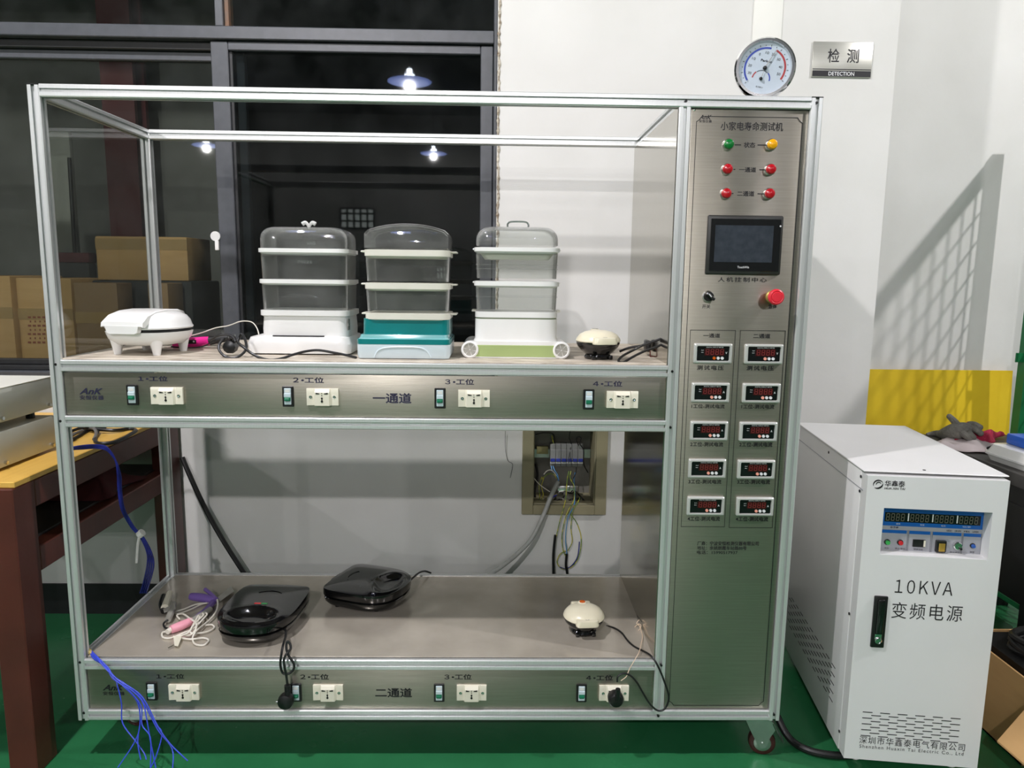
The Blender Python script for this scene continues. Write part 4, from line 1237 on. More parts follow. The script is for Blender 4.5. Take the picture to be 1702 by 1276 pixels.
def sandwich(label, x, y, rz, strip, S_=1., SY=1., group='black sandwich makers on the lower deck'):
    t = thing('sandwich_maker', label, 'sandwich maker', (x, y, ZL_), rz, group)
    ol = [(v.x * S_, v.y * SY) for v in cr([(a_, b_, 0) for a_, b_ in PEAR], 5, True)]
    R = lambda k_, z: [Vector((a_ * k_, b_ * k_, z)) for a_, b_ in ol]
    MB().loft([R(.78, .014), R(.90, .018), R(.97, .032), R(.985, .046), R(.97, .048)]).build('base', M_gloss, t, True)
    MB().loft([R(.90, .048), R(.90, .056)]).build('plate_gap', M_black, t, True)
    hz = lambda x_, y_, s_: .094 - .010 * s_ ** 3 - .022 * math.exp(-(((x_ / .064) ** 2 + ((y_ + .074 * SY) / .037) ** 2)) ** 3) + .003 * math.exp(-(((x_ / .064) ** 2 + ((y_ + .074 * SY) / .037) ** 2) ** .5 - 1.25) ** 2 * 40)
    rings = [R(.97, .055), R(1., .057), R(1.003, .066), R(1.001, .077)]
    for k_ in (.99, .975, .95, .92, .88, .84, .79, .74, .69, .63, .57, .51, .45, .38, .3, .2, .1):
        rings.append([Vector((a_ * k_, b_ * k_, hz(a_ * k_, b_ * k_, k_))) for a_, b_ in ol])
    lid_ = MB().loft(rings).build('lid', M_gloss, t, True, 50)
    if strip:
        MB().box(-.02, 0, -.022, -.014, .0935, .0955, .001, 1).build('red_indicator', M_red, lid_, True)
        MB().box(0, .02, -.022, -.014, .0935, .0955, .001, 1).build('green_indicator', M_green, lid_, True)
    else:
        MB().box(-.018, .018, -.026, -.016, .0925, .0965, .002, 1).build('indicator_bar', M_black, lid_, True)
    MB().tube([(math.cos(a_) * .05, .02 + math.sin(a_) * .05, .0938) for a_ in [PI * (.25 + .5 * i / 10) for i in range(11)]], .0012, n=5, sub=1).build('arc_moulding', M_gloss, lid_, True)
    MB().box(-.03, .03, .105, .125, .03, .08, .006).build('hinge', M_black, t, True)
    for sx, sy in ((-.075, .07), (.075, .07), (-.06, -.06), (.06, -.06)):
        MB().cyl((sx, sy, 0), (sx, sy, .018), .008, .010, n=12).build('foot', M_black, t, True)
    for ch in t.children_recursive: ch.data.transform(Matrix.Diagonal((1, 1, .8, 1)))
    return t


SM1 = sandwich('black sandwich maker with red and green indicator strip, beside the curlers', -.520, .200, math.radians(-4), True, .94, 1.14)
SM2 = sandwich('black sandwich maker turned sideways in the middle of the lower deck', -.236, .372, math.radians(70), False, .96, .98)
# cords
cordpx('power_cord', 'short black cord running back from the sideways sandwich maker over the rear deck edge', [(672, 973, .42), (684, 962, .46), (696, 952, .52), (706, 949, .56), (716, 952, .585)], .0033, M_rubber, par=SM2)
pc = at(475, 1163, Y=-.02)
PLG = MB().lathe([(.011, -.012), (.021, -.010), (.022, .0), (.020, .010), (.010, .014)], (pc.x, -.02, pc.z - .003), '-Y', 24).tube([(pc.x, -.02, pc.z), (pc.x + .006, -.02, pc.z + .022), (pc.x + .006, -.02, pc.z + .042)], .0075, n=10, sub=3).build('plug', M_black, SM1)
mb = MB()
for k_ in range(5): mb.lathe([(.0085, -.0015), (.0085, .0015)], (pc.x + .006, -.02, pc.z + .022 + k_ * .005), n=12)
mb.build('strain_relief', M_rubber, PLG)
mb = MB().cyl((pc.x - .026, -.024, pc.z - .004), (pc.x - .018, -.022, pc.z - .004), .0022, n=8)
mb.build('pin', M_chrome, PLG)
MB().tube([at(x, y, Y=d) for x, y, d in ((470, 1046, .16), (474, 1046, .10), (475, 1056, .05), (471, 1070, .0), (468, 1085, -.02), (466, 1104, -.022), (470, 1118, -.022), (480, 1119, -.022), (488, 1112, -.02), (488, 1102, -.018), (480, 1090, -.016), (476, 1078, -.012),
          (477, 1066, -.005), (482, 1070, -.005), (483, 1078, -.012), (477, 1085, -.022), (472, 1096, -.026), (473, 1108, -.026), (476, 1124, -.024), (478, 1138, -.02))], .0033, n=8).build('cord', M_rubber, SM1)
# plug in the lower fourth socket with its cord and the string
sp = SOCK_PTS[7]
MB().lathe([(.018, .0), (.021, .004), (.0215, .022), (.017, .03), (.008, .032)], (sp.x + .001, YP - .0135, sp.z - .002), '-Y', 26).tube([(sp.x + .002, -.035, sp.z + .002), (sp.x + .004, -.036, sp.z + .024), (sp.x + .004, -.036, sp.z + .036)], .0068, n=10, sub=3).build('plug', M_black, MW2)
MB().tube([at(x, y, Y=d) for x, y, d in ((1026, 1133, -.035), (1027, 1124, -.033), (1036, 1119, -.03), (1047, 1122, -.026), (1058, 1133, -.022), (1068, 1150, -.018), (1079, 1168, -.014), (1092, 1180, -.012), (1103, 1179, -.012), (1110, 1168, -.012), (1111, 1154, -.012), (1104, 1132, -.012), (1096, 1112, -.013), (1088, 1097, -.008), (1080, 1088, .01),
          (1068, 1081, .04), (1054, 1074, .07), (1043, 1064, .10), (1033, 1051, .14), (1020, 1043, .18), (1008, 1040, .20))], .0027, n=8).build('cord', M_rubber, MW2)
t = thing('string', 'thin cream string with a small knotted loop at the right end of the lower deck', 'string', tuple(at(1062, 1050, Y=.15)))
MB().tube([at(x, y, Y=d) for x, y, d in ((1032, 1131, -.036), (1041, 1124, -.03), (1046, 1112, -.02), (1054, 1098, -.012), (1062, 1084, .02), (1065, 1072, .06), (1068, 1058, .12), (1065, 1046, .16), (1061, 1038, .19), (1055, 1042, .19), (1056, 1047, .18), (1063, 1046, .17), (1065, 1038, .18), (1058, 1036, .19), (1062, 1030, .2))], .0011, n=5).build('strand', M_string, t)
MB().tube([at(x, y, Y=d) for x, y, d in ((1062, 1034, .2), (1055, 1010, .32), (1045, 990, .42), (1034, 976, .5))], .0008, n=5).build('dark_strand', M_rubber, t)

# ================================================================== HAIR TOOLS ON THE LOWER DECK
def P3(px, py, h=0.): return at(px, py, Z=ZL_ + h)


t = thing('hair_curler', 'purple-handled hair iron lying behind the pink one, its pale plates to the right', 'hair curler', tuple(P3(345, 995)))
MB().tube([P3(317, 991, .016), P3(335, 993, .017), P3(358, 997, .016)], lambda u: .011 + .003 * math.sin(PI * u), n=12).build('handle', M_purple, t)
MB().tube([P3(341, 979, .03), P3(352, 988, .026), P3(360, 996, .022)], .006, n=8).build('clamp_lever', M_purple, t)
MB().tube([P3(355, 1000, .012), P3(340, 1016, .012), P3(322, 1030, .012)], lambda u: .010 - .002 * u, n=10).build('tail', M_purple, t)
MB().loft([[P3(x, y, h) for x, y, h in q_] for q_ in (((362, 992, .010), (366, 999, .010), (366, 999, .024), (362, 992, .024)), ((384, 974, .010), (389, 982, .010), (389, 982, .022), (384, 974, .022)))]).build('plate', M_silverp, t)
t = thing('hair_curler', 'pale pink hair curler under a tangle of white cord on the lower deck', 'hair curler', tuple(P3(302, 1038)))
MB().tube([P3(284, 1046, .014), P3(300, 1040, .014), P3(318, 1032, .014)], lambda u: .0115 + .002 * math.sin(PI * u), n=12).build('handle', M_palepink, t)
MB().tube([P3(318, 1032, .014), P3(335, 1022, .014), P3(350, 1012, .014)], .0085, n=10).build('barrel', M_silverp, t)
MB().tube([P3(278, 1050, .012), P3(284, 1046, .013)], .008, n=10, sub=1).build('tail', M_whitecord, t)
mb = MB()
def loop(pts, r=.0026): mb.tube([P3(*q_) for q_ in pts], r, n=7)
loop(((280, 1049, .01), (270, 1051, .006), (271, 1059, .004), (284, 1060, .004), (304, 1052, .010), (322, 1044, .018), (338, 1028, .024), (344, 1020, .02), (336, 1018, .014), (330, 1030, .02), (326, 1044, .022), (318, 1054, .012), (308, 1056, .006)))
loop(((298, 1028, .012), (294, 1022, .008), (304, 1020, .012), (316, 1028, .024), (326, 1036, .028), (324, 1050, .018), (320, 1060, .006), (324, 1070, .004), (338, 1072, .004), (347, 1064, .004), (338, 1060, .005), (318, 1062, .007), (300, 1060, .006)))
loop(((340, 1039, .008), (352, 1038, .006), (356, 1043, .005), (346, 1049, .006), (328, 1052, .01), (316, 1050, .016), (324, 1036, .026), (338, 1022, .022), (332, 1020, .018), (322, 1036, .026), (314, 1050, .018), (302, 1056, .008), (288, 1058, .005)))
loop(((361, 996, .03), (362, 1006, .024), (358, 1018, .016), (348, 1030, .012), (336, 1040, .014), (326, 1048, .02)))
loop(((352, 1000, .01), (335, 1004, .006), (318, 1012, .005), (296, 1020, .005), (292, 1016, .006), (306, 1012, .007), (326, 1004, .01), (344, 1002, .01)))
mb.build('cord', M_whitecord, t)
MB().loft([[P3(x, y, h) for x, y, h in q_] for q_ in (((288, 1056, .002), (302, 1058, .002), (302, 1058, .014), (288, 1056, .014)), ((290, 1073, .002), (296, 1074, .002), (296, 1074, .009), (290, 1073, .009)))]).build('plug', M_ivory, t)
MB().tube([P3(289, 1072, .006), P3(279, 1077, .006)], .002, n=6, sub=1).build('pin', M_chrome, t)
t = thing('hair_clipper', 'small silver and black hair clipper at the left end of the lower deck', 'hair clipper', tuple(P3(285, 1020)))
MB().tube([P3(282, 985, .022), P3(278, 998, .022), P3(274, 1010, .020)], lambda u: .009 + .003 * u, n=10).build('upper_shell', M_ivory, t)
MB().loft([[P3(x, y, h) for x, y, h in q_] for q_ in (((271, 1012, .006), (290, 1002, .006), (290, 1002, .026), (271, 1012, .026)), ((273, 1018, .006), (292, 1012, .006), (292, 1012, .022), (273, 1018, .022)))]).build('middle_shell', M_silverp, t)
MB().tube([P3(288, 1004, .016), P3(284, 1018, .016), P3(279, 1030, .014)], lambda u: .011 - .002 * u, n=10).build('lower_shell', M_silverp, t)
MB().tube([P3(272, 990, .014), P3(268, 1004, .014), P3(272, 1016, .014)], .008, n=10).build('back_strip', M_black, t)
MB().tube([P3(279, 1030, .014), P3(272, 1036, .01), P3(275, 1043, .006), P3(290, 1045, .004), P3(310, 1043, .004)], .0028, n=7).build('cord', M_rubber, t)

# blue wire bundle hanging out of the lower left corner
t = thing('wire_bundle', 'bright blue wires hanging from the lower left corner of the rack to the floor', 'wires', tuple(at(150, 1082, Y=.02)))
RW = random.Random(3)
trunk = [(150, 1083, .03), (160, 1094, -.005), (176, 1110, -.02), (190, 1128, -.03)]
tails = [[(196, 1142, -.034), (202, 1170, -.036), (204, 1202, -.04), (226, 1232, -.05), (240, 1252, -.06), (243, 1262, -.07)],
         [(205, 1140, -.036), (226, 1162, -.036), (232, 1180, -.04), (232, 1210, -.05), (222, 1236, -.06), (196, 1275, -.08)],
         [(208, 1142, -.036), (228, 1166, -.036), (233, 1196, -.04), (229, 1232, -.06), (234, 1262, -.075)],
         [(212, 1142, -.036), (236, 1164, -.04), (244, 1196, -.05), (250, 1230, -.06), (259, 1276, -.08)],
         [(214, 1141, -.036), (240, 1170, -.04), (262, 1212, -.05), (286, 1244, -.06), (287, 1276, -.08)],
         [(210, 1138, -.036), (232, 1156, -.038), (256, 1200, -.045), (269, 1218, -.05), (260, 1255, -.07), (250, 1276, -.085)],
         [(208, 1140, -.036), (234, 1172, -.04), (236, 1204, -.05), (250, 1226, -.06), (250, 1276, -.085)],
         [(212, 1139, -.036), (238, 1160, -.04), (262, 1206, -.05), (283, 1236, -.06), (312, 1264, -.07)]]
for k_, tl in enumerate(tails):
    off = [RW.uniform(-4, 4) for _ in trunk]
    pts = [(x + o_ * .7, y - o_ * .5, d + RW.uniform(-.003, .003)) for (x, y, d), o_ in zip(trunk, off)] + tl
    P_ = [at(x, y, Y=d) for x, y, d in pts]
    for v in P_: v.z = max(v.z, .004)
    MB().tube(P_, .0016, n=6, sub=5).build('wire', M_bluewire, t)
p0, p1 = at(143, 1077, Y=.035), at(153, 1086, Y=.025)
MB().cyl(p0, p1, .006, n=10).build('copper_ends', M_copper, t)

# ================================================================== WORKBENCH (left)
XB = -1.06
t = thing('workbench', 'brown steel-framed workbench with a yellow board top left of the rack', 'workbench', (-1.4, .4, 0))
MB().box(-1.95, XB, -.045, .895, .80, .816, .002, 1).build('bench_top', M_wood, t)
for x in (XB - .075, -1.95):
    MB().box(x, x + .075, -.055, .035, 0, .80, .003, 1).build('leg', M_brown, t)
    MB().box(x + (.018 if x > -1.5 else 0), x + .088, .805, .885, 0, .80, .003, 1).build('leg', M_brown, t)
MB().box(XB - .05, XB, .035, .805, .725, .80, .003, 1).build('top_rail', M_brown, t)
MB().box(-1.875, XB - .075, -.05, -.01, .725, .80, .003, 1).build('top_rail', M_brown, t)
MB().box(XB - .05, XB, .035, .805, .545, .615, .003, 1).build('shelf_rail', M_brown, t)
MB().box(-1.92, XB - .05, -.02, .88, .60, .62, .002, 1).build('shelf_board', M_darkshelf, t)
p_ = (-1.45, .55, .62)
tag(MB().grid(lambda u, v: Vector((-1.28 + .36 * (u - .5) * (1 + .1 * math.sin(9 * v)), .56 + .3 * (v - .5), .622 + .10 * max(0, 1 - (2 * u - 1) ** 2) * max(0, 1 - (2 * v - 1) ** 2) * (1 + .35 * math.sin(14 * u + 6 * v)))), 16, 12).build('folded_cloth', M_redcloth), 'dull red cloth heaped on the dark shelf of the workbench', 'cloth')
# instrument cases
for k_, (za, zb2, lab) in enumerate(((.824, .922, 'lower pale grey metal instrument case on the yellow bench top'), (.946, 1.038, 'upper pale grey metal instrument case stacked on the other, under the window'))):
    t = thing('instrument_case', lab, 'case', (-1.4, .1, za - .008 if k_ == 0 else za - .024))
    MB().box(-1.70, -1.16, -.20, .31, za, zb2, .003, 2).build('body', M_case, t)
    for x in (-1.66, -1.2):
        for y in (-.15, .26): MB().cyl((x, y, .8162 if k_ == 0 else .9222), (x, y, za), .012, n=10).build('foot', M_black, t)
    for y in (.075, .285):
        MB().cyl((-1.16, y, za + .012), (-1.152, y, za + .012), .005, n=10).build('screw', M_chrome, t)
    if k_ == 1:
        MB().box(-1.72, -1.158, -.21, .32, zb2, zb2 + .002, .0008, 1).build('top_cover', mat('cream_enamel', (232, 232, 222), .4, mix=(226, 226, 216), nscale=5), t)
# cables on the bench top
t = thing('cable_heap', 'heap of black and grey cables lying on the yellow bench top', 'cables', tuple(at(150, 720, Z=.82)))
def B3(px, py, h=.004): return at(px, py, Z=.816 + h)
MB().tube([B3(118, 732), B3(132, 724), B3(150, 714), B3(162, 716, .01), B3(158, 728), B3(160, 735), B3(172, 737), B3(196, 733), B3(216, 722), B3(226, 715), B3(214, 713), B3(190, 715, .01), B3(160, 713, .015)], .006, n=8).build('cable', M_rubber, t)
MB().tube([B3(115, 726), B3(130, 718), B3(146, 712, .012), B3(156, 712, .02), B3(160, 720, .012), B3(156, 730)], .005, n=8).build('cable', mat('grey_cable', (110, 108, 104), .5, mix=(96, 94, 90), nscale=20), t)
MB().tube([B3(112, 720), B3(128, 713, .01), B3(150, 709, .02), B3(176, 711, .01)], .005, n=8).build('cable', M_rubber, t)
t = thing('wire_loom', 'dark blue wire loom drooping from the bench top behind the rack left post', 'wires', tuple(at(200, 860, Y=.3)))
for k_ in range(4):
    o_ = (k_ - 1.5) * 1.6
    MB().tube([at(120, 745 + o_ * .6, Y=.18), at(138, 743 + o_, Y=.22), at(160, 742 + o_, Y=.26), at(178, 746 + o_, Y=.28), at(192, 765, Y=.29), at(198 + o_, 790, Y=.29), at(199 + o_, 812, Y=.29), at(204 + o_, 845, Y=.29), at(220 + o_, 875, Y=.30), at(236 + o_, 893, Y=.31), at(248 + o_ * 1.5, 918, Y=.33), at(250 + o_ * 2.2, 940, Y=.36), at(243 + o_ * 2, 970, Y=.40), at(238 + o_ * 2, 985, Y=.42)], .0028, n=6).build('wire', M_bluedk, t)
MB().cyl(at(231, 889, Y=.306), at(237, 884, Y=.306), .012, n=10).tube([at(232, 889, Y=.302), at(229, 905, Y=.302), at(227, 935, Y=.302)], .004, n=6).build('cable_tie', M_paperw, t)

# ================================================================== WALL DISTRIBUTION BOX
t = thing('distribution_box', 'open olive-framed electrical distribution box in the wall behind the rack', 'electrical box', ((BX0 + BX1) / 2, YW, BZ0))
fx0, fx1, fz0, fz1 = BX0 - .045, BX1 + .045, BZ0 - .038, BZ1 + .04
for nm, q_ in (('frame', (fx0, BX0, fz0, fz1)), ('frame', (BX1, fx1, fz0, fz1)), ('frame', (BX0, BX1, fz0, BZ0)), ('frame', (BX0, BX1, BZ1, fz1))):
    MB().box(q_[0], q_[1], YW - .018, YW + .002, q_[2], q_[3], .002, 1).build(nm, M_olive, t)
MB().box(BX0, BX1, YW + .145, YW + .15, BZ0, BZ1).build('back_plate', M_boxgrey, t)
MB().box(BX0, BX0 + .003, YW + .002, YW + .145, BZ0, BZ1).box(BX1 - .003, BX1, YW + .002, YW + .145, BZ0, BZ1).box(BX0, BX1, YW + .002, YW + .145, BZ0, BZ0 + .003).box(BX0, BX1, YW + .002, YW + .145, BZ1 - .003, BZ1).build('box_side', M_olive, t)
yb_ = YW + .07
ba, bb = at(914, 773, Y=yb_), at(970, 743, Y=yb_)
MB().box(BX0 + .005, BX1 - .005, YW + .115, YW + .13, (ba.z + bb.z) / 2 - .0175, (ba.z + bb.z) / 2 + .0175).build('din_rail', M_zinc, t)
for k_ in range(6):
    xw = (bb.x - ba.x) / 6
    xa = ba.x + k_ * xw
    o_ = MB().box(xa + .0006, xa + xw - .0006, yb_ + .012, yb_ + .055, ba.z - .008, bb.z + .008, .001, 1).box(xa + .0006, xa + xw - .0006, yb_, yb_ + .02, ba.z + .012, bb.z - .012, .001, 1).build('breaker', mat('grey_breaker_body', (138, 140, 138), .45, mix=(126, 128, 126), nscale=20), t)
    MB().box(xa + .002, xa + xw - .002, yb_ - .006, yb_ + .004, ba.z + .016, ba.z + .028, .001, 1).build('lever', M_bluelever, o_)
    MB().box(xa + .001, xa + xw - .001, yb_ - .001, yb_ + .004, ba.z + .008, ba.z + .014).build('white_band', M_paperw, o_)
la = at(892, 751, Y=yb_ + .05); lb = at(911, 743, Y=yb_ + .05)
MB().box(la.x, lb.x, yb_ + .04, yb_ + .06, la.z - .006, lb.z + .004, .001).build('terminal_bar', mat('pale_yellow_terminal', (176, 170, 120), .5, mix=(160, 154, 104), nscale=20), t)
def wire(pts, m, r=.0018):
    MB().tube([at(x, y, Y=d) for x, y, d in pts], r, n=6, sub=5).build('wire', m, t)
YI = YW + .04
wire(((916, 774, YI), (918, 782, YI - .01), (925, 790, YI - .02), (929, 798, YI - .03)), M_cyanwire)
wire(((919, 774, YI), (922, 782, YI - .01), (927, 790, YI - .02), (928, 799, YI - .03)), M_cyanwire)
wire(((904, 788, YI), (910, 782, YI - .01), (918, 782, YI - .02), (926, 792, YI - .02)), M_whitecord)
wire(((901, 796, YI), (910, 788, YI - .01), (920, 788, YI - .02), (925, 795, YI - .02)), M_yelgrn)
wire(((901, 792, YI), (896, 806, YI), (897, 824, YI), (896, 832, YI + .02)), M_yelgrn)
wire(((904, 794, YI), (900, 808, YI), (903, 822, YI), (898, 833, YI + .02)), M_yelgrn)
wire(((887, 794, YI), (898, 806, YI - .02), (914, 817, YI - .04)), M_whitecord)
wire(((945.5, 783, YI), (943, 795, YI - .01), (941.5, 810, YI - .03), (940, 830, YI - .045), (935, 850, YI - .07), (931, 864, YI - .075), (926, 885, YI - .07), (925, 891, YI - .07)), M_yelgrn, .002)
wire(((949, 783, YI), (947, 792, YI - .01), (950, 800, YI - .02), (954, 808, YI - .03), (954, 830, YI - .05), (946, 845, YI - .07), (940, 860, YI - .075), (934, 890, YI - .07), (936, 915, YI - .07), (941, 925, YI - .07)), M_yelgrn, .002)
wire(((956, 785, YI), (954, 798, YI), (955, 815, YI - .02), (954, 840, YI - .05), (945, 858, YI - .075), (940, 890, YI - .07), (942, 920, YI - .07)), M_cyanwire, .002)
wire(((958, 776, YI), (957, 785, YI), (953, 795, YI)), M_rubber)
wire(((964, 826, YI - .01), (960, 835, YI - .05), (952, 848, YI - .07), (950, 862, YI - .075), (949, 880, YI - .07), (951, 900, YI - .07), (944, 915, YI - .07)), M_yelgrn, .002)
wire(((945, 852, YI - .07), (958, 868, YI - .075), (966, 895, YI - .07), (962, 925, YI - .07), (950, 942, YI - .06), (935, 945, YI - .06), (926, 935, YI - .06), (930, 922, YI - .06), (940, 915, YI - .06)), M_yelgrn, .002)
wire(((963, 900, YI - .07), (960, 925, YI - .07), (950, 940, YI - .06), (940, 945, YI - .06), (930, 942, YI - .06)), M_bluedk, .0022)
wire(((944, 770, YI), (949, 738, YI + .05), (946, 728, YI + .05), (948, 716, YI + .05)), M_rubber, .0015)
wire(((962, 740, YI + .03), (958, 732, YI + .03), (960, 726, YI + .03), (966, 728, YI + .03), (964, 738, YI + .03), (970, 748, YI + .03), (970, 770, YI + .04), (977, 785, YI + .06)), M_rubber, .0022)
wire(((890, 722, YI + .03), (905, 719, YI + .03), (920, 722, YI + .05), (922, 740, YI + .06)), M_rubber, .0022)
wire(((917, 724, YI + .05), (920, 736, YI + .06), (924, 742, YI + .06)), M_yelgrn, .002)
wire(((890, 770, YI + .03), (893, 790, YI + .04), (888, 815, YI + .04), (890, 832, YI + .04)), M_rubber, .006)
RWB = random.Random(9)
for k_ in range(14):
    x_ = RWB.uniform(918, 962); 
    wire(((x_, 826 + RWB.uniform(-6, 4), YI + .02), (x_ + RWB.uniform(-14, 14), 832 + RWB.uniform(-6, 6), YI - .005), (x_ + RWB.uniform(-22, 22), 838 + RWB.uniform(-3, 3), YI + .03)), RWB.choice((M_rubber, M_rubber, M_silverp, M_bluedk)), .003)
pa_, pb2 = at(926, 829, Y=YI + .06), at(962, 806, Y=YI + .06)
MB().box(pa_.x, pb2.x, YI + .05, YI + .07, pa_.z, pb2.z, .004).build('terminal_block', M_chrome, t)
for (x_, y0_, y1_, x2) in ((923, 889, 955, 920), (942, 920, 957, 943)):
    a = at(x_, y0_, Y=YI - .07); b = at(x2, y1_, Y=YI - .07)
    MB().tube([a, (a + b) / 2 + Vector((-.004, 0, 0)), b, b + Vector((0, .0, -.12))], .0055, n=8).build('cable_sleeve', M_rubber, t)
cordpx('conduit', 'grey plastic conduit slanting down from the distribution box behind the rack', [(928, 800, YW - .01), (916, 824, YW - .03), (903, 856, YW - .05), (884, 894, YW - .08), (860, 920, YW - .12), (838, 938, YW - .16), (815, 954, YW - .2), (790, 972, YW - .24)], .0085, M_grey_cable, 'conduit', 12)
cordpx('black_hose', 'thick black cable slanting down the white wall behind the rack left rear post', [(303, 760, YW - .02), (312, 782, YW - .03), (330, 822, YW - .04), (348, 858, YW - .05), (372, 900, YW - .06), (404, 950, YW - .07), (425, 980, YW - .08)], .0095, M_rubber, 'cable', 10)
cordpx('thin_wire', 'thin loose black wire hanging down the white wall left of the distribution box', [(840, 716, YW - .012), (840, 745, YW - .008), (844, 765, YW - .006), (852, 772, YW - .006), (848, 794, YW - .006)], .0009, M_rubber, 'wire', 5)

# ================================================================== POWER SUPPLY CABINET
c0 = at(1396, 1256, Z=.045); c1 = at(1624, 1274, Z=.045)
CW = math.hypot(c1.x - c0.x, c1.y - c0.y)
CR = math.atan2(c1.y - c0.y, c1.x - c0.x)
CH = .812; CD = .64
t = PS = thing('power_supply_cabinet', 'white enamel frequency-converter cabinet standing on the floor right of the rack', 'power supply', (c0.x, c0.y, .0), CR)
MC = wm(PS); MCi = MC.inverted()
n0 = MC.to_3x3() @ Vector((0, -1, 0))


def cl(px, py, off=0.):
    """local x, z on the cabinet's front plane (shifted by off along its depth)"""
    d = ray(px, py)
    o_ = MC @ Vector((0, off, 0))
    tt = (o_ - CAM).dot(n0) / d.dot(n0)
    v = MCi @ (CAM + d * tt)
    return v.x, v.z


Z0 = .045; ZT = Z0 + CH
YD = -.012
dw0, dz0 = cl(1467, 919.8); 
wx0 = cl(1463, 880)[0]; wx1 = cl(1642, 885)[0]; wz0 = cl(1550, 923)[1]; wz1 = cl(1556, 845.5)[1]
MB().box(.004, CW - .004, .030, CD, Z0, ZT, .003, 2).build('body', M_cab, PS, True)
MB().box(.0, CW, .004, CD + .004, ZT, ZT + .0035, .0015, 1).build('top_cover', M_cab, PS, True)
# door made as a frame round the display window
DOOR = MB().box(.006, wx0, YD, .0295, Z0 + .003, ZT - .006).box(wx1, CW - .006, YD, .0295, Z0 + .003, ZT - .006).box(wx0, wx1, YD, .0295, Z0 + .003, wz0).box(wx0, wx1, YD, .0295, wz1, ZT - .006).build('door', M_cab, PS, True)
yi = .0265
MB().box(wx0, wx1, yi, .0292, wz0, wz1).build('fascia', M_fascia, PS, True)
FA = [o_ for o_ in PS.children if o_.name.startswith('fascia')][0]
fax, fbx = cl(1464, 880, yi)[0], cl(1639, 885, yi)[0]
faz, fbz = cl(1550, 921, yi)[1], cl(1556, 846.5, yi)[1]
fw, fh = fbx - fax, fbz - faz
fx = lambda u: fax + u * fw
fz = lambda v: faz + v * fh
mb = MB().box(fx(.0), fx(.96), yi - .0008, yi, fz(.60), fz(.985))
for u0, u1 in ((.01, .25), (.275, .475), (.50, .77), (.79, .955)): mb.box(fx(u0), fx(u1), yi - .0008, yi, fz(.435), fz(.505))
mb.build('blue_strip', M_bluefascia, FA, True)
DSP = MB().box(fx(.025), fx(.935), yi - .0016, yi - .0008, fz(.69), fz(.90)).build('display_window', M_lcd, FA, True)
mb = MB()
for k_ in range(4): digits(mb, fx(.032 + k_ * .232), fx(.032 + k_ * .232 + .19), fz(.715), fz(.875), 4, yi - .0018)
mb.build('digit', M_seggrey, FA, True)
mb = MB()
for u in (.245, .477, .709): mb.box(fx(u), fx(u + .012), yi - .0018, yi - .0016, fz(.72), fz(.89))
mb.build('digit_divider', M_paperw, FA, True)
mb = MB()
for u0, u1 in ((.005, .262), (.27, .485), (.495, .78), (.787, .965)):
    for q_ in ((u0, u0 + .004, .03, .51), (u1 - .004, u1, .03, .51), (u0, u1, .03, .04)): mb.box(fx(q_[0]), fx(q_[1]), yi - .0012, yi, fz(q_[2]), fz(q_[3]))
mb.build('field_border', mat('grey_border', (126, 128, 134), .5, mix=(120, 122, 128), nscale=20), FA, True)
def btn(name, u, v, r, m, dpt=.008):
    o_ = MB().lathe([(r * 1.35, 0), (r * 1.35, .002), (r * 1.1, .003)], (fx(u), yi, fz(v)), '-Y', 18).build(name, M_black, FA, True)
    MB().lathe([(r, .002), (r, dpt), (r * .8, dpt + .001), (0, dpt + .001)], (fx(u), yi, fz(v)), '-Y', 18).build(name + '_cap', m, FA, True)
btn('start_button', .07, .23, .0058, mat('bright_green_button', (70, 190, 96), .35, mix=(60, 180, 86), nscale=20))
btn('stop_button', .195, .235, .0058, mat('bright_red_button', (206, 40, 48), .35, mix=(196, 34, 40), nscale=20))
MB().box(fx(.315), fx(.435), yi - .004, yi, fz(.155), fz(.32), .001, 1).build('thumbwheel', M_black, FA, True)
MB().box(fx(.415), fx(.433), yi - .0046, yi - .0035, fz(.17), fz(.31)).build('thumbwheel_window', M_ivory, FA, True)
MB().box(fx(.53), fx(.625), yi - .010, yi, fz(.08), fz(.33), .001, 1).build('toggle_guard', M_black, FA, True)
MB().box(fx(.553), fx(.612), yi - .0115, yi - .009, fz(.1), fz(.28), .001, 1).build('toggle_face', mat('brass_plate', (190, 158, 70), .35, metal=.5, mix=(176, 144, 60), nscale=20), FA, True)
MB().box(fx(.53), fx(.65), yi - .014, yi - .002, fz(.33), fz(.36), .001, 1).build('flip_cover', G_lens, FA, True)
MB().lathe([(.011, 0), (.011, .009), (.009, .011), (0, .011)], (fx(.735), yi, fz(.235)), '-Y', 20).build('rotary_knob', M_chrome, FA, True)
MB().lathe([(.003, .010), (.003, .016)], (fx(.755), yi, fz(.19)), '-Y', 10).build('knob_grip', M_black, FA, True)
btn('reset_button', .885, .24, .005, M_blueknob)
lettering([('华鑫泰', fx(.085), fx(.17), fz(.535), fz(.585), yi - .0006, .02)], M_inkblue, FA, None, 'lettering', True)
lettering([('频率', fx(.14), fx(.18), fz(.63), fz(.665), yi - .0012, .0), ('电压', fx(.37), fx(.41), fz(.63), fz(.665), yi - .0012, .0), ('电流', fx(.57), fx(.61), fz(.63), fz(.665), yi - .0012, .0), ('功率', fx(.77), fx(.85), fz(.63), fz(.665), yi - .0012, .0)], M_printwhite, FA, None, 'lettering', True)
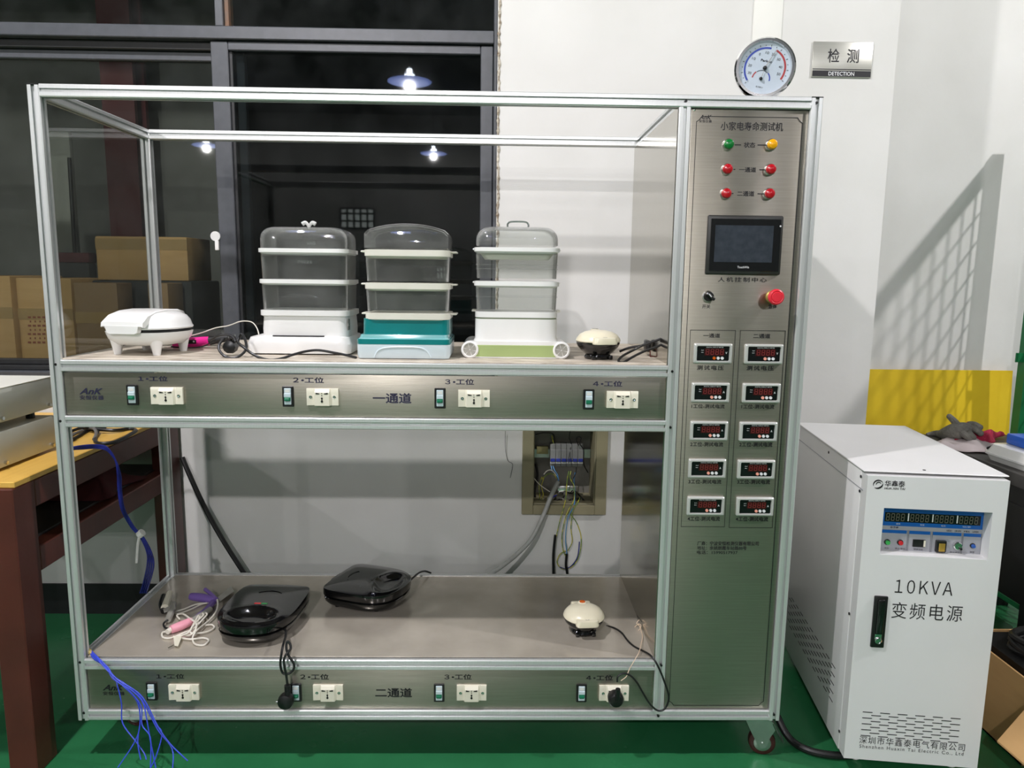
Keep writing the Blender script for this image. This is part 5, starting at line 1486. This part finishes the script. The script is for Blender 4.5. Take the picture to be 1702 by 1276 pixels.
lettering([('启动', fx(.05), fx(.09), fz(.075), fz(.11), yi - .0006), ('停止/复位', fx(.15), fx(.25), fz(.075), fz(.115), yi - .0006), ('频率设定', fx(.33), fx(.42), fz(.075), fz(.115), yi - .0006),
           ('电压调节', fx(.68), fx(.77), fz(.055), fz(.09), yi - .0006), ('消音', fx(.865), fx(.91), fz(.075), fz(.115), yi - .0006), ('变频电源', fx(.62), fx(.93), fz(.525), fz(.565), yi - .0006, 0, 0, 1.4)], M_ink, FA, None, 'lettering', True)


def clt(body, x0, x1, y0, y1, bold=.012, shear=0., space=1., off=YD):
    xm, ym = (x0 + x1) / 2, (y0 + y1) / 2
    X0 = cl(x0, ym, off)[0]; X1 = cl(x1, ym, off)[0]; A = cl(xm, y1, off)[1]; B = cl(xm, y0, off)[1]
    return (body, X0, X1, A, B, off - .0005, bold, shear, space)


lettering([clt('１０ＫＶＡ', 1487.5, 1584, 965, 987.5, -.002, 0, .66), clt('变频电源', 1481.8, 1600, 1003, 1030, -.002, 0, 1.2),
           clt('华鑫泰', 1470.5, 1504.4, 798.5, 809, .014), clt('HUA XIN TAI', 1469.8, 1504.4, 810, 813.5, .02, .15),
           clt('深圳市华鑫泰电气有限公司', 1427.7, 1604.4, 1229, 1241.5, .0, 0, 1.15), clt('Shenzhen Huaxin Tai Electric Co., Ltd', 1427.7, 1602, 1243, 1249.5, .0, 0, 1.25)], M_ink, DOOR, None, 'lettering', True)
# round emblem: open ring with a swoosh
ex, ez = cl(1459.4, 804.6, YD); er = .0125
mb = MB()
def seg(r0, r1, a0, a1, cx_=0, cz_=0, n=20):
    for i in range(n):
        f0, f1 = i / n, (i + 1) / n
        q_ = []
        for r_, f in ((r0(f0), f0), (r1(f0), f0), (r1(f1), f1), (r0(f1), f1)):
            a_ = math.radians(a0 + (a1 - a0) * f)
            q_.append(Vector((ex + cx_ + r_ * math.cos(a_), YD - .0006, ez + cz_ + r_ * math.sin(a_))))
        mb.face(q_)
seg(lambda f: er - .0008 - .003 * math.sin(PI * f), lambda f: er, 20, 205)
seg(lambda f: er - .0008 - .004 * math.sin(PI * f), lambda f: er, 225, 375)
seg(lambda f: .0052 - .0015 * math.sin(PI * f), lambda f: .0065, 10, 200, .001, .0005)
mb.build('emblem', M_ink, DOOR, True)
# swing handle
hx0, hz0 = cl(1446, 1074, YD); hx1, hz1 = cl(1474.5, 990, YD)
hc = (cl(1449, 1032, YD)[0] + cl(1472, 1032, YD)[0]) / 2
HD = MB().box(hc - .0175, hc + .0175, YD - .006, YD + .001, hz0, hz1, .003, 2).build('swing_handle', M_black, PS, True)
MB().box(hc - .009, hc + .009, YD - .012, YD - .005, hz0 + .04, hz1 - .008, .003, 2).build('grip', M_gloss, HD, True)
MB().lathe([(.009, 0), (.009, .004), (.007, .005), (.007, .003), (0, .003)], (hc, YD - .006, hz0 + .022), '-Y', 20).box(hc - .009, hc + .009, YD - .0075, YD - .005, hz0 + .02, hz0 + .04, .001, 1).build('lock_barrel', M_chrome, HD, True)
# ventilation slots in the front and the left flank
mb = MB()
gx0 = cl(1432, 1205, YD)[0]; gx1 = cl(1608, 1210, YD)[0]; gz1 = cl(1433, 1182.5, YD)[1]; gz0 = cl(1430, 1221.5, YD)[1]
pit = (gx1 - gx0) / 6
for r_ in range(9):
    zz = gz1 + (gz0 - gz1) * r_ / 8
    for k_ in range(6 if r_ % 2 == 0 else 5):
        xx = gx0 + k_ * pit + (pit * .5 if r_ % 2 else 0)
        mb.box(xx, xx + pit * .56, YD - .0005, YD + .001, zz - .0011, zz + .0011)
mb.build('vent_slot', M_ink, PS, True)
mb = MB()
for r_ in range(9):
    for k_ in range(9):
        yy = .10 + k_ * .055 + (.0275 if r_ % 2 else 0)
        zz = .145 + r_ * .013
        mb.box(.003, .0045, yy, yy + .03, zz - .001, zz + .001)
mb.build('vent_slot', M_ink, PS, True)
mb = MB()
for yy, zz in ((.03, ZT - .02), (.03, ZT - .06), (.03, .45), (.03, .1), (.3, ZT - .02)): mb.cyl((.0025, yy, zz), (.0045, yy, zz), .004, n=10)
mb.cyl((CW * .45, .03, ZT + .003), (CW * .45, .03, ZT + .0045), .004, n=10)
mb.build('cabinet_screw', M_ink, PS, True)
MB().box(.003, .0045, .012, CD, ZT - .052, ZT - .050).build('seam', M_fascia, PS, True)
for xx, yy in ((.05, .06), (CW - .05, .06), (.05, CD - .06), (CW - .05, CD - .06)):
    o_ = MB().box(xx - .025, xx + .025, yy - .02, yy + .02, Z0 - .006, Z0, .001, 1).box(xx - .012, xx + .012, yy - .014, yy + .014, .02, Z0 - .005, .002, 1).build('caster', M_zinc, PS, True)
    MB().lathe([(.008, -.009), (.018, -.009), (.0205, -.006), (.0205, .006), (.018, .009), (.008, .009)], (0, 0, 0), n=18, M=Matrix.Translation((xx + .012, yy, .0205)) @ Matrix.Rotation(PI / 2, 4, 'X')).build('wheel', M_white, o_, True)
# cable on the floor
tag(MB().tube([(1.18, .10, .10), (1.10, .04, .03), (1.08, .0, .014), (1.0, .06, .012), (1.02, .02, .012)][:1] + [at(1300, 1216, Z=.03), at(1318, 1233, Z=.012), at(1345, 1247, Z=.012), at(1380, 1254, Z=.012), at(1410, 1255, Z=.012), at(1450, 1258, Z=.012)][0:], .0105, n=10).build('floor_cable', M_rubber) if False else
    MB().tube([at(1292, 1190, Z=.06), at(1304, 1215, Z=.03), at(1320, 1234, Z=.0125), at(1345, 1247, Z=.0125), at(1378, 1254, Z=.0125), at(1410, 1255, Z=.0125), at(1450, 1250, Z=.0125)], .0105, n=10).build('floor_cable', M_rubber), 'thick black cable on the green floor between the rack caster and the power supply', 'cable')

# ================================================================== YELLOW BOARD, TABLE, FENCE (right)
a = at(1449, 615, Y=1.335); b = at(1692, 617, Y=1.335)
lean = math.radians(4)
Mb = Matrix.Translation((a.x, 1.30, .0)) @ Matrix.Rotation(-lean, 4, 'X')
tag(MB().box(0, b.x - a.x, 0, .008, 0, a.z / math.cos(lean), .001, 1, Mb).build('yellow_board', M_board), 'yellow epoxy board leaning on the recessed wall behind the dark table', 'board')
TX0, TZ = 1.905, .722
t = thing('side_table', 'dark rubber-topped table behind the power supply on the right', 'table', (2.2, .5, 0))
MB().box(TX0, 2.36, .33, 1.07, TZ - .045, TZ, .004, 2).build('table_top', M_tabletop, t)
for x, y in ((TX0 + .02, .35), (TX0 + .02, 1.0), (2.29, .35), (2.29, 1.0)):
    MB().box(x, x + .05, y, y + .05, 0, TZ - .045, .002, 1).build('leg', M_black, t)
MB().box(TX0 + .03, TX0 + .06, .40, 1.0, TZ - .115, TZ - .045, .002, 1).build('apron', M_black, t)
MB().box(2.30, 2.33, .40, 1.0, TZ - .115, TZ - .045, .002, 1).build('apron', M_black, t)
MB().box(TX0 + .03, TX0 + .045, .40, .62, .28, TZ - .115, .002, 1).build('side_board', M_black, t)
MB().box(TX0 + .03, 2.33, .36, 1.04, .26, .28, .002, 1).build('lower_shelf', M_greenpaint, t)
def T3(px, py, h=0.): return at(px, py, Z=TZ + h)
# crimson cloth, grey glove and mauve cloth
def cloth(name, label, corners, m, amp, seed, cat='cloth'):
    rg = random.Random(seed)
    A, B_, C_, D_ = [T3(*q_) for q_ in corners]
    ph = [rg.uniform(0, 6) for _ in range(6)]
    def f(u, v):
        p_ = (A * (1 - u) + B_ * u) * (1 - v) + (D_ * (1 - u) + C_ * u) * v
        w_ = math.sin(7 * u + ph[0] + 3 * v) * .5 + math.sin(11 * v + ph[1] - 4 * u) * .3 + math.sin(17 * u + 13 * v + ph[2]) * .2
        e_ = min(1, 6 * min(u, 1 - u, v, 1 - v) + .15)
        return Vector((p_.x + .01 * math.sin(9 * v + ph[3]), p_.y + .01 * math.sin(8 * u + ph[4]), TZ + .003 + amp * e_ * (.55 + .45 * w_)))
    o_ = MB().grid(f, 26, 18).build(name, m, angle=80)
    sm = o_.modifiers.new('thickness', 'SOLIDIFY'); sm.thickness = .003; sm.offset = 1
    return tag(o_, label, cat)
cloth('cloth', 'pale mauve cloth spread over the table edge under the crimson one', ((1552, 747), (1640, 756), (1652, 738), (1566, 730)), M_bag, .03, 4)
cloth('cloth', 'crimson cloth bunched on the dark table beneath the grey glove', ((1576, 738), (1642, 741), (1666, 727), (1588, 726)), M_crimson, .075, 5)
gp = [T3(1590, 722, .03)]
t = thing('work_glove', 'grey knitted work glove crumpled on top of the crimson cloth', 'glove', tuple(T3(1605, 722)))
MB().tube([T3(1562, 722, .012), T3(1575, 720, .03), T3(1592, 716, .05), T3(1608, 712, .06), T3(1622, 714, .055)], lambda u: .012 + .021 * math.sin(PI * min(1, u * 1.1)), n=12).build('palm', M_glove, t)
for q_ in (((1592, 708, .06), (1586, 700, .075), (1578, 692, .085)), ((1612, 706, .07), (1620, 706, .075), (1629, 710, .07)), ((1614, 712, .06), (1622, 714, .06), (1630, 720, .05)), ((1606, 716, .05), (1612, 722, .045), (1618, 727, .035)), ((1598, 718, .05), (1606, 724, .04), (1611, 729, .03))):
    MB().tube([T3(*w_) for w_ in q_], lambda u: .015 - .004 * u, n=10).sphere(T3(*q_[-1]), .0112, 10, 6).build('finger', M_glove, t)
MB().tube([T3(1540, 722, .004), T3(1556, 720, .012), T3(1570, 722, .02)], lambda u: .006 + .012 * u, n=10).build('cuff', M_glove, t)
# white case and blue box at the frame edge
o0 = T3(1645, 760); 
t = thing('white_tool_case', 'white plastic tool case at the front of the dark table, blue box on top', 'case', tuple(o0))
wx = T3(1643, 762).x
wy = T3(1643, 762).y
Mw = Matrix.Translation((wx, wy - .20, TZ)) @ Matrix.Rotation(math.radians(4), 4, 'Z')
MB().loft([rrect(.16, .10, .30, .20, .02, .0), rrect(.16, .10, .32, .22, .025, .022)], M=Mw).build('lower_shell', M_white, t)
MB().loft([rrect(.16, .10, .328, .228, .025, .022), rrect(.16, .10, .328, .228, .025, .028)], M=Mw).build('seam_lip', M_cab, t)
MB().loft([rrect(.16, .10, .32, .22, .025, .028), rrect(.16, .10, .30, .20, .03, .058), rrect(.16, .10, .26, .16, .03, .061)], M=Mw).build('upper_shell', M_white, t)
MB().box(.02, .05, -.016, -.008, .012, .036, .002, M=Mw).build('latch', M_white, t)
bA = at(1678, 738, Z=TZ + .062)
tag(MB().box(bA.x, bA.x + .16, bA.y - .12, bA.y + .02, TZ + .0615, TZ + .098, .004).build('blue_box', M_bluebox), 'bright blue plastic box lying on the white tool case', 'box')

# mesh fence at the right, its end post just inside the frame
t = thing('mesh_fence', 'green steel mesh guard fence with square posts at the right edge', 'fence', (2.56, .2, 0))
fxp = at(1699, 560, Y=1.22).x + .025
FT = 2.03
for y in (1.18, .35, -.48):
    MB().box(fxp - .025, fxp + .025, y, y + .05, 0, FT, .002, 1).build('post', M_greenpaint, t)
for z in (FT - .04, .12):
    MB().box(fxp - .02, fxp + .02, -.43, 1.18, z, z + .04, .002, 1).build('rail', M_greenpaint, t)
mb = MB()
k_ = 0
y = -.40
while y < 1.17:
    mb.cyl((fxp, y, .16), (fxp, y, FT - .04), .0035, n=4); y += .075
z = .22
while z < FT - .06:
    mb.cyl((fxp, -.43, z), (fxp, 1.18, z), .0035, n=4); z += .11
o_ = mb.build('wire_mesh', M_wire, t)
h_ = at(1688, 594, Y=1.2)
MB().box(h_.x - .002, fxp - .024, 1.195, 1.2, h_.z - .02, h_.z + .02, .001, 1).build('hinge_tab', M_greenpaint, t)
# cardboard boxes on the floor at the lower right
def open_box(name, label, bx, by, bw, bd, bh, flap=None):
    t = thing(name, label, 'box', (bx + bw / 2, by + bd / 2, 0))
    for q_ in ((bx, bx + bw, by, by + .006, 0, bh), (bx, bx + bw, by + bd - .006, by + bd, 0, bh), (bx, bx + .006, by + .006, by + bd - .006, 0, bh), (bx + bw - .006, bx + bw, by + .006, by + bd - .006, 0, bh), (bx, bx + bw, by, by + bd, 0, .006)):
        MB().box(*q_).build('side', M_card, t)
    if flap:
        A, B_, C_, D_ = [Vector(v) for v in flap]
        n_ = Vector((0, 0, .005))
        MB().loft([[A, B_, C_, D_], [A + n_, B_ + n_, C_ + n_, D_ + n_]]).build('flap', M_card, t)
    return t


open_box('cardboard_box', 'brown cardboard box on the floor behind the flapped one, black cable coiled in it', 1.665, -.02, .42, .32, .25)
open_box('cardboard_box', 'cardboard box with a bright flap folded out towards the power supply, lower right corner', 1.68, -.40, .42, .36, .25,
         ((1.68, -.045, .25), (1.53, -.095, .125), (1.545, -.33, .125), (1.68, -.39, .25)))
cz = .262
tag(MB().tube([(1.87 + .13 * math.cos(a_) * (1 + .05 * math.sin(3 * a_)), .14 + .10 * math.sin(a_), cz + .008 * a_ / 6 + .012 * math.sin(a_ * 1.7)) for a_ in [i * .45 for i in range(44)]], .010, n=8, sub=2).box(1.70, 2.05, .0, .28, .01, cz - .012).build('cable_coil', M_rubber), 'coil of thick black cable lying in the brown cardboard box', 'cable')
